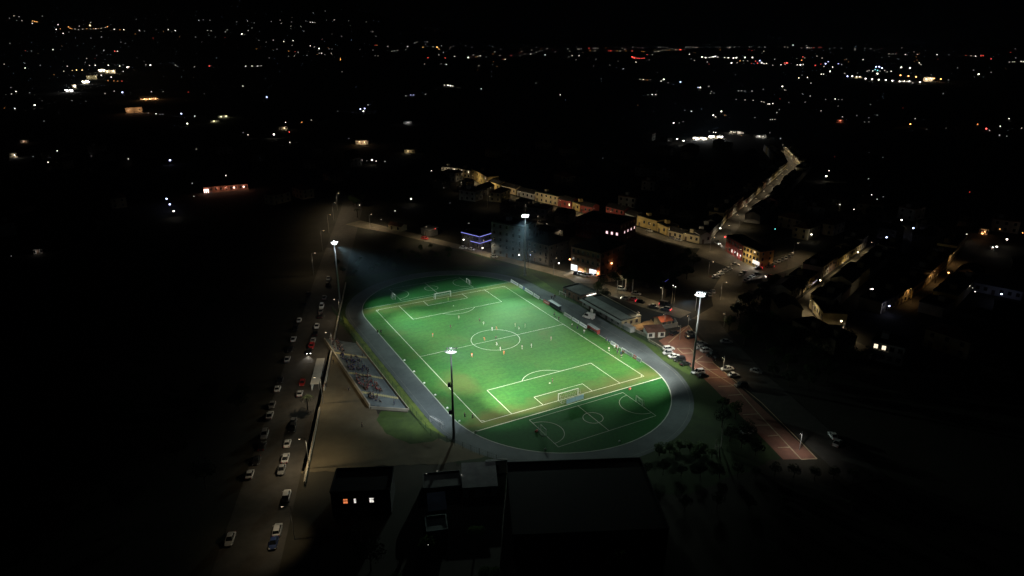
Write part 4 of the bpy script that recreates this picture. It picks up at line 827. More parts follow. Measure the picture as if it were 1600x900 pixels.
def street_side(pts, off, step, label, group, hs=(4, 8), far=False):
    k = 0
    for p, q in zip(pts, pts[1:]):
        p = np.array(p, float); q = np.array(q, float); d = (q-p)/np.linalg.norm(q-p); n = np.array([-d[1], d[0]]); L = np.linalg.norm(q-p); s = 0
        while s < L-step*.6:
            w = step*random.uniform(.75, 1.1); a = p+d*s; c = p+d*(s+w); 
            if off > 0: A, B = a+n*off, c+n*off; 
            else: B, A = a+n*off, c+n*off
            h = random.uniform(*hs); rf = random.choice(['flat', 'gable', 'flat']); wmn = random.choice(walls_)
            colr = {'wall_c': 'cream', 'wall_y': 'yellow', 'wall_w': 'whitish', 'wall_r': 'red', 'wall_g': 'grey', 'wall_b': 'brown'}[wmn]
            house(A, B, h, 9, M[wmn], M['roof_d'], f'{colr} house, {ORD[min(k, 19)]} from the lower end {label}', group, 2 if h > 5 else 1, max(2, int(w/3)), (), rf, sides=False, doors=(k % 2,)); k += 1; s += w+.4
street_side(cs, 5.2, 14, 'of the left side of the climbing street', HC)
street_side(cs[1:], -5.2, 16, 'of the right side of the climbing street', HC, (3.5, 6))
HL = 'houses along the narrow lane on the right'
lane = [(112, -72), (117, -46), (128, -31), (167, -16), (232, 7)]
street_side(lane, 4.0, 13, 'of the far side of the narrow lane', HL, (4, 7)); 
street_side(lane[1:], -4.0, 14, 'of the near side of the narrow lane', HL, (4, 6.5))
HU = 'houses along the upper lane at the right edge'
street_side([(150, -57), (179, -52), (230, -36), (290, -14)], 3.8, 15, 'of the far side of the upper lane', HU, (4, 6)); street_side([(165, -55), (179, -52), (230, -36)], -3.8, 15, 'of the near side of the upper lane', HU, (4, 6))
hp((1358, 561), (1408, 573), 7, 9, M['wall_w'], M['roof_d'], 'whitish house with a lit porch alone in the dark on the right', None, 2, 4, {(1, 0), (1, 1)}, 'flat', sides=True, litm='paneon', balcony=True)
hp((1520, 455), (1595, 470), 4, 14, M['wall_g'], M['roof_p'], 'long low grey roofed hall at the right edge', None, 1, 6, (), 'mono', 'hall', 'building', (2,), False)
# unlit houses filling the blocks
HD = 'unlit houses of the town'
protos = []
for k, (w, d, h, rf, wm) in enumerate([(10, 9, 6.2, 'gable', 'wall_d'), (13, 10, 7, 'flat', 'wall_g'), (9, 11, 4, 'hip', 'wall_d'), (15, 9, 6.5, 'hip', 'wall_c'), (8, 8, 3.6, 'flat', 'wall_d')]):
    protos.append(house((-4000, 0), (-4000+w, 0), h, d, M[wm], M['roof_t' if k % 2 else 'roof_d'], '', HD, 2 if h > 5 else 1, 3, (), rf))
used = []
ZONES = [((82, 114), (60, 290), 30, 'unlit house among the dark roofs between the side road and the lit street'), ((175, 330), (-20, 120), 46, 'unlit house in the dark blocks right of the climbing street'), ((160, 420), (140, 420), 34, 'unlit house in the dark beyond the lit street'), ((120, 200), (-120, -62), 10, 'unlit house in the dark near the right edge'), ((-40, 70), (250, 520), 16, 'unlit house in the dark beyond the top of the long road'), ((-420, -120), (250, 620), 26, 'unlit house among the scattered lights on the left'), ((240, 420), (-150, -20), 20, 'unlit house among the bluish lamps at the right edge')]
first = [True]*5
def clear(x, y, r):
    for pts, w in (([(154, 30), (166, 54), (211, 85), (255, 110), (317, 148), (393, 194), (459, 269)], 20), ([(112, -81), (116, -49), (127, -32), (167, -17), (237, 8)], 19), ([(150, -57), (179, -52), (230, -36), (300, -10)], 18), ([(120, 330), (134, 224), (144, 147), (147, 98), (160, 52)], 20)):
        for p, q in zip(pts, pts[1:]):
            p = np.array(p, float); q = np.array(q, float); u = np.array([x, y])-p; d = q-p; s = max(0, min(1, (u@d)/(d@d)))
            if np.linalg.norm(u-d*s) < w: return False
    for (x0, x1, y0, y1) in ((36, 62, 60, 130), (62, 100, 28, 90), (95, 145, 70, 125), (100, 200, -5, 60)):
        if x0-6 < x < x1+6 and y0-6 < y < y1+6: return False
    return all((x-a)**2+(y-c)**2 > 15**2 for a, c in used)
for (xa, xb), (ya, yb), n, l in ZONES:
    for _ in range(n*6):
        if n <= 0: break
        x, y = random.uniform(xa, xb), random.uniform(ya, yb)
        if not clear(x, y, 14): continue
        used.append((x, y)); n -= 1; k = random.randrange(5); rz = random.choice([R(-80), R(10), R(35), R(-60)])+random.uniform(-.1, .1)
        if first[k]: first[k] = False; p = protos[k]; p.location = (x, y, 0); p.rotation_euler = (0, 0, rz); p['label'] = l; p['group'] = l.replace('house', 'houses', 1)
        else: dup(protos[k], (x, y, 0), rz, l, l.replace('house', 'houses', 1))
# foreground blocks
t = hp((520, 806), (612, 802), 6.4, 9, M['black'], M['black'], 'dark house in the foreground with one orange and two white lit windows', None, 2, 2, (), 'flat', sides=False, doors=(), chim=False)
w_ = math.dist(g2(520, 806), g2(612, 802))
for fx, ww, m in ((.24, 1.0, 'paneor'), (.40, .45, 'panew'), (.68, .95, 'panew')): link('lit_window', win_mesh(ww, 1.25, M[m]), t, (w_*fx, -.05, 4.1))
a_, b_ = gp(724, 762, 3), gp(776, 759, 3); house(a_[:2], b_[:2], 3, 8.5, M['wall_g'], M['roof_p'], 'shed with a pale corrugated roof in the near foreground', None, 1, 2, (), 'mono', 'shed', 'shed', (0,), False, chim=False)
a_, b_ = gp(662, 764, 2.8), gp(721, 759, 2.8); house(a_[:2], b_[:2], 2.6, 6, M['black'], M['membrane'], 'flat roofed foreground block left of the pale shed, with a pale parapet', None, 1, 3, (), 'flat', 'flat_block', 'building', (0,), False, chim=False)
hp((760, 742), (792, 739), 3.6, .5, M['wall_w'], M['roof_p'], 'pale end wall standing at the lower edge of the near bend', None, 1, 1, (), 'flat', 'end_wall', 'wall', (), False, chim=False)
hp((672, 815), (697, 812), 3, 5, M['wall_d'], mat('roof_blue', (.12, .17, .26), .7, .2, .4), 'tiny foreground hut with a bluish roof', None, 1, 1, (), 'mono', 'hut', 'hut', (0,), False, chim=False)
hp((668, 850), (700, 846), 3, 5, M['wall_d'], mat('roof_teal', (.05, .09, .08), .7, .2, .4), 'small foreground hut with a greenish roof', None, 1, 1, (), 'flat', 'hut', 'hut', (0,), False, chim=False)
A_ = gp(792, 724, 6.5); B_ = gp(1000, 716.5, 6.5)
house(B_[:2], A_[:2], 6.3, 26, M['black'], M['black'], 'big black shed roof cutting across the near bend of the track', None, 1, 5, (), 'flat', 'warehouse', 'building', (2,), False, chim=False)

# ------------------------------------------------------------------ trees
def leaves(b, c, rad, n, size, rr):
    for _ in range(n):
        while True:
            v = np.array([rr.uniform(-1, 1) for _ in range(3)])
            if .25 < v@v < 1: break
        p = c+v*rad; a = Vector((rr.gauss(0, 1), rr.gauss(0, 1), rr.gauss(0, .7))).normalized(); u = a.orthogonal().normalized(); w = a.cross(u); s = size*rr.uniform(.6, 1.3)
        P = Vector(p); b.add([P-u*s, P-w*s*.5, P+u*s, P+w*s*.5], [(0, 1, 2, 3)])
def tree_proto(seed, h, rad, leafm, name='tree', bark='bark'):
    rr = random.Random(seed); t = thing(name, '', 'tree', (-4000, 100, 0)); b = MB(); th = h*.42
    b.cyl((0, 0, 0), (.1, 0, th), .22, .14, 8); cl = []
    for k in range(6):
        a = k*1.05+rr.random(); e = np.array([math.cos(a)*rad*rr.uniform(.4, .75), math.sin(a)*rad*rr.uniform(.4, .75), h*rr.uniform(.55, .85)]); b.cyl((.1, 0, th*rr.uniform(.7, 1)), e, .11, .04, 6); cl.append(e)
    b.build('trunk', M[bark], t); b = MB(); cl.append(np.array([0, 0, h*.85]))
    for e in cl: leaves(b, e, np.array([rad*.55, rad*.55, h*.2])*rr.uniform(.75, 1.15), 210, .22, rr)
    b.build('crown', leafm, t); return t
TP = [tree_proto(1, 7, 3.0, M['leaf']), tree_proto(2, 9, 3.6, M['leaf']), tree_proto(3, 5.5, 2.6, M['leaf2']), tree_proto(4, 8, 2.6, M['leaf2'])]
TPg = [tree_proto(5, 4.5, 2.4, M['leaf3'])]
tf = {}
def tree(x, y, k, label, group, protos_=TP, sc=1.0):
    p = protos_[k]; key = p.name
    if key not in tf: tf[key] = 1; p.location = (float(x), float(y), 0); p.scale = (sc,)*3; p['label'] = label; p['group'] = group
    else: dup(p, (x, y, 0), random.uniform(0, 6.28), label, group, sc)
def scatter(n, xa, xb, ya, yb, label, ok=lambda x, y: True, mind=4.5, ks=(0, 1, 2, 3), sc=(.75, 1.2)):
    pts = []
    for _ in range(n*20):
        if len(pts) >= n: break
        x, y = random.uniform(xa, xb), random.uniform(ya, yb)
        if ok(x, y) and all((x-a)**2+(y-c)**2 > mind**2 for a, c in pts): pts.append((x, y)); tree(x, y, random.choice(ks), label, label.replace('tree', 'trees', 1), sc=random.uniform(*sc))
# black wood right of the car park road
scatter(30, 66, 110, -84, -26, 'dark tree in the black wood between the car park road and the lane', lambda x, y: x > 76+(y+34)*.43+7 and x < 107+(y+80)*.1)
# trees hiding the dark near part of the car park and the near edge
for px, py, k in ((1010, 745, 0), (1036, 748, 1), (1064, 750, 0), (1094, 752, 1), (1124, 752, 0), (1152, 752, 1), (1180, 752, 0), (1210, 750, 1), (1240, 752, 0), (1272, 757, 1), (1302, 754, 0), (1332, 760, 1), (1020, 790, 1), (1070, 795, 0), (1120, 795, 1), (1170, 795, 0), (1220, 795, 1), (1275, 800, 0), (1330, 800, 1)):
    x, y = g2(px, py-(6 if py < 770 else 0)); tree(x, y, k, 'black tree in the dark line along the lower right edge of the lit ground', 'black trees along the lower right edge', sc=random.uniform(.42, .55))
for px, py, k in ((1128, 668, 1), (1140, 690, 0), (1158, 700, 0), (1148, 655, 3), (1166, 690, 1), (1180, 712, 0), (1128, 640, 2)): x, y = g2(px, py); tree(x, y, k, 'dark tree standing between the lawn and the unlit middle of the car park', 'dark trees before the car park', sc=.75)
for px, py in ((1030, 712), (1046, 708), (1062, 704), (1078, 706), (1092, 713), (1098, 706), (1086, 718), (1056, 718), (1112, 716)): x, y = g2(px, py); tree(x, y, 0, 'grey green bush catching the floodlight at the outer edge of the near bend', 'bushes at the near bend', TPg, random.uniform(.55, .8))
for i, (px, py, h) in enumerate(((1117, 706, 4), (1120, 711, 3.2), (1124, 713, 3.6), (1127, 700, 8))):
    t = thing('bare_trunk', ['whitish bare trunk, left of the four by the near bend', 'whitish bare trunk, shortest of the four by the near bend', 'whitish bare trunk, thickest of the four by the near bend', 'tall thin whitish bare trunk behind three shorter ones by the near bend'][i], 'tree trunk', gp(px, py), i*.8, 'bare trunks by the near bend')
    b = MB(); b.cyl((0, 0, 0), (.15, .1, h*.6), .2 if i != 2 else .32, .12, 7); b.cyl((.15, .1, h*.6), (.3, .05, h), .12, .05, 6); b.build('trunk', M['barkw'], t)
    b = MB(); b.cyl((.15, .1, h*.55), (.7, .5, h*.85), .07, .03, 5); b.cyl((.2, .08, h*.7), (-.3, -.2, h*.95), .06, .02, 5); b.build('branch', M['barkw'], t)
# plaza hedge, street trees, the palm by the road, trees round the stadium block
for i, (px, py) in enumerate(((956, 440), (962, 447), (978, 442), (985, 450), (1002, 446), (1012, 452), (940, 452), (934, 462), (945, 470))):
    x, y = g2(px, py); tree(x, y, 3 if i % 2 else 0, 'dark street tree in the clump behind the brown block', 'street trees behind the brown block', sc=.8)
scatter(26, 84, 132, -6, 40, 'dark tree in the black garden block before the plaza', lambda x, y: y > (x-84)*.55+2 and y < 44, 4.2)
scatter(14, 100, 142, -26, 0, 'dark tree on the black slope right below the plaza', lambda x, y: y < -24+(x-100)*.45, 4)
scatter(18, -30, 34, 96, 180, 'dark tree in the black field behind the far bend', lambda x, y: 96 < y < 120 and abs(x) < 30, 6, sc=(.4, .6))
scatter(34, -130, -84, -60, 160, 'dark tree in the black field left of the long road', lambda x, y: x < -86+(y)*.36, 6)
scatter(16, 10, 40, 225, 330, 'dark tree beyond the top of the long road', lambda x, y: True, 6)
scatter(14, 60, 78, 92, 150, 'dark tree between the violet lit house and the town roofs', lambda x, y: x > 62, 5)
scatter(12, -80, -30, -120, -84, 'black tree in the dark foreground', lambda x, y: True, 6)
def palm(loc, h, label, group=None, barkm='bark', n=14):
    t = thing('palm_tree', label, 'palm', loc, 0, group); MB().cyl((0, 0, 0), (.1, .05, h), .24, .17, 8).build('trunk', M[barkm], t); b = MB()
    for k in range(n):
        a = k*2.4; l = 2.2; pr = None
        for s in range(6):
            f = s/5; r = l*f; z = h+.9*math.sin(f*2.2)-.9*f*f*1.3; w = .28*(1-f*.7); c = (.1+r*math.cos(a), .05+r*math.sin(a), z); nx, ny = -math.sin(a)*w, math.cos(a)*w
            cur = ((c[0]+nx, c[1]+ny, z-.08), c, (c[0]-nx, c[1]-ny, z-.08))
            if pr: b.add([*pr, *cur], [(0, 1, 4, 3), (1, 2, 5, 4)])
            pr = cur
    b.build('crown', M['leaf'], t); return t
palm(gp(481, 640), 4.0, 'dark palm between the road and the dirt lot'); palm((8, 205, 0), 5, 'yellowish lit palm at the top of the long road', None)
for i, (px, py) in enumerate(((964, 458), (977, 455), (988, 456))): palm(gp(px, py), 6, ['palm with a pale trunk, left of the three on the side road', 'palm with a pale trunk, middle of the three on the side road', 'palm with a pale trunk, right of the three on the side road'][i], 'palms on the side road', 'barkw')

# ------------------------------------------------------------------ street lamps that light the place
LAMPC = {'warm': (1, .79, .5), 'amber': (1, .55, .2), 'white': (1, .96, .88), 'blue': (.72, .78, 1)}
LE = {k: emit('street_lamp_'+k, c, 9) for k, c in LAMPC.items()}
SLM = {}
def street_lamp(loc, label, group, c='warm', power=900, h=7, arm=(1, 0), bulb=.0, ang=150, aim=None):
    a = math.atan2(arm[1], arm[0]); t = thing('street_lamp', label, 'street lamp', loc, a, group)
    k = (h, c, bulb)
    if k not in SLM:
        SLM[k] = (MB().cyl((0, 0, 0), (0, 0, h), .09, .06, 7).cyl((0, 0, h), (1.4, 0, h+.25), .05, .04, 6).mesh('pole', M['steel']), MB().box((1.55, 0, h+.27), (.7, .3, .14)).mesh('lamp_head', M['dsteel']),
                  (MB().sph((1.6, 0, h+.12), bulb, 8, 6) if bulb else MB().box((1.6, 0, h+.17), (.5, .22, .04))).mesh('lens', LE[c]))
    for nm, me in zip(('pole', 'lamp_head', 'lens'), SLM[k]): link(nm, me, t)
    if power: lamp('glow', 'SPOT', t, (1.6, 0, h-.15-bulb), power, LAMPC[c], aim or (0, 0, -1), ang, .5, .15)
    return t
G1 = 'street lamps along the wall of the long road'
for i, s in enumerate((-110, -75, -48, -14, 20, 52)): street_lamp((*rp(s, -8.9), 0), f'slim street lamp on the wall side of the long road, {ORD[i]} from the near end', G1, 'warm', (900, 1100, 2900, 2000, 1500, 1100)[i], 9, (-.94, .34), 0, (108, 112, 150, 166, 166, 166)[i], (.35, 0, -1) if i < 2 else None)
for i, s in enumerate((110, 150, 185, 215, 242)): street_lamp((*rp(s, 8), 0), f'slim street lamp near the top of the long road, {ORD[i]} from the lower end', 'street lamps at the top of the long road', 'warm', (1300, 1800, 3000, 3600, 3200)[i], 11, (.94, -.34), 0, 166)
for i, (x, y) in enumerate(((12, 178), (30, 136), (46, 97), (58, 68), (63, 54))): street_lamp((x-5, y-2, 0), f'slim lamp on the stadium side of the side road, {ORD[i]} from the far end', 'lamps along the side road', 'warm', (3000, 3000, 2600, 2000, 1900)[i], 8, (.9, .4), 0, 160)
for i, (x, y) in enumerate(((88, 96), (96, 128), (104, 160), (92, 190), (108, 214), (98, 244), (84, 150), (112, 270), (78, 118))): street_lamp((x, y, 0), 'added dim fill lamp among the dark roofs before the lit street', 'added fill lamps', 'warm', 380, 7, (math.cos(i*2.1), math.sin(i*2.1)), 0, 165)  # lamps added to lift the dim town blocks
for i, (x, y) in enumerate(((74, 20), (80, 0), (86, -14))): street_lamp((x, y, 0), f'lamp across the side road by the queue of cars, {ORD[i]} from the far end', 'lamps by the queue of cars', 'warm', (1300, 1500, 1500)[i], 7, (-1, -.3), 0, 150)
G2 = 'lamps along the lit street'
k = 0
for p, q in zip(STREET, STREET[1:]):
    p = np.array(p); q = np.array(q); n = 2
    for i in range(n):
        c = p+(q-p)*(i+.5)/n; street_lamp((c[0]-3.4, c[1]-1, 0), f'lamp on the near side of the lit street, {ORD[k]} from the far end', G2, 'warm', (1500, 1300, 1600, 1700, 1300, 1000, 900, 1100, 1000, 1000, 900, 800, 1100, 1000, 900, 900)[k], 6.5, (1, .1), 0, 160, (.7, 0, -1)); k += 1
G3 = 'lamps along the climbing street'
k = 0
for p, q in zip(cs, cs[1:]):
    p = np.array(p, float); q = np.array(q, float); n = max(1, int(np.linalg.norm(q-p)/19))
    for i in range(n):
        c = p+(q-p)*(i+.5)/n; d = (q-p)/np.linalg.norm(q-p); street_lamp((c[0]+d[1]*4.2, c[1]-d[0]*4.2, 0), f'lamp on the climbing street, {ORD[min(k, 19)]} from the lower end', G3, 'warm', 2300, 7, (-d[1], d[0])); k += 1
G4 = 'lamps along the narrow lane'
k = 0
for p, q in zip(lane, lane[1:]):
    p = np.array(p, float); q = np.array(q, float); n = max(1, int(np.linalg.norm(q-p)/22))
    for i in range(n):
        c = p+(q-p)*(i+.5)/n; d = (q-p)/np.linalg.norm(q-p); street_lamp((c[0]+d[1]*2.9, c[1]-d[0]*2.9, 0), f'bright lamp on the narrow lane, {ORD[k]} from the near end', G4, 'warm', (1500, 1200, 1700, 1400, 1500, 1200, 1500, 1500)[k % 8], 6, (-d[1], d[0]), .32 if k % 2 == 0 else 0); k += 1
for i, (x, y) in enumerate(((172, -52), (204, -43), (240, -31))): street_lamp((x, y, 0), f'amber lamp on the upper lane, {ORD[i]} from the left', 'amber lamps on the upper lane', 'amber', (500, 900, 900)[i], 6, (.3, 1))
G5 = 'lamps round the plaza'
for i, (x, y, pw) in enumerate(((120, 14, 2000), (146, 22, 2100), (150, 44, 1700), (104, -10, 1300), (180, 16, 1300), (164, 6, 1100))): street_lamp((x, y, 0), f'plaza lamp, {ORD[i]} of the six from the left of the yellow corner house', G5, 'warm', pw, 8, (.5, -.5))
street_lamp((56.5, -12.5, 0), 'lamp over the sandy yard beside the cream end wall', None, 'warm', 700, 5, (-.3, -1), 0, 150)
for i, (x, y, pw) in enumerate(((63, -21.5, 380), (70, -27, 420), (60.5, -33, 520), (40, -104, 800), (84, -32, 260), (55.5, -60, 850))): street_lamp((x, y, 0), f'slim lamp over the red car park, {ORD[i]} of six', 'lamps over the red car park', 'warm' if i != 3 else 'white', pw, 6, (-.9, -.4))
# twin posts with cross wires by the side road
for i, (px, py) in enumerate(((1049.5, 474), (1053, 476))):
    t = thing('utility_pole', ['pale utility pole, left of the two by the queue of cars', 'pale utility pole, right of the two by the queue of cars'][i], 'pole', gp(px, py), 0, 'utility poles by the side road'); MB().cyl((0, 0, 0), (0, 0, 8), .12, .09, 7).build('pole', M['conc2'], t); MB().box((0, 0, 7.6), (2.2, .1, .1), .6+i).build('crossarm', M['steel'], t); MB().sph((0, 0, 8.1), .12, 6, 4).build('cap', LE['white'], t)
# neon outlines
t = thing('neon_sign', 'thin blue neon angle glowing in the dark block before the plaza', 'neon sign', gp(1040, 450), 0); b = MB(); p0, p1, p2 = [Vector(gp(*q, 4)-gp(1040, 450)) for q in ((1032.5, 439), (1038.5, 440.5), (1046, 435.5))]; b.cyl(p0, p1, .09, n=6); b.cyl(p1, p2, .09, n=6); b.build('tube', M['ledb'], t); MB().cyl((0, 0, 0), p1, .08, n=6).build('post', M['dsteel'], t)
t = thing('neon_sign', 'thin pale violet light strip outlining a roof left of the lane', 'neon sign', gp(1262, 452), 0); b = MB(); pts = [Vector(gp(*q, 4)-gp(1262, 452)) for q in ((1250, 443), (1266, 446), (1277, 437.5))]; b.cyl(pts[0], pts[1], .1, n=6); b.cyl(pts[1], pts[2], .1, n=6); b.build('tube', M['ledw'], t); MB().cyl((0, 0, 0), pts[1], .08, n=6).build('post', M['dsteel'], t)
# small markers round the inner kerb of the track
for i, (px, py) in enumerate(((632, 563.5), (647, 581), (663, 599), (680, 617.5), (699, 638), (718, 658.5), (743.5, 675), (852, 702.5), (968, 690))):
    p = gp(px, py); tag(MB().box((0, 0, .2), (.7, .35, .4), 0, 0, .6).build('kerb_marker', M['white']), f'small white marker on the inner kerb of the track, {ORD[i]} from the terrace end', 'marker', 'white kerb markers').location = p

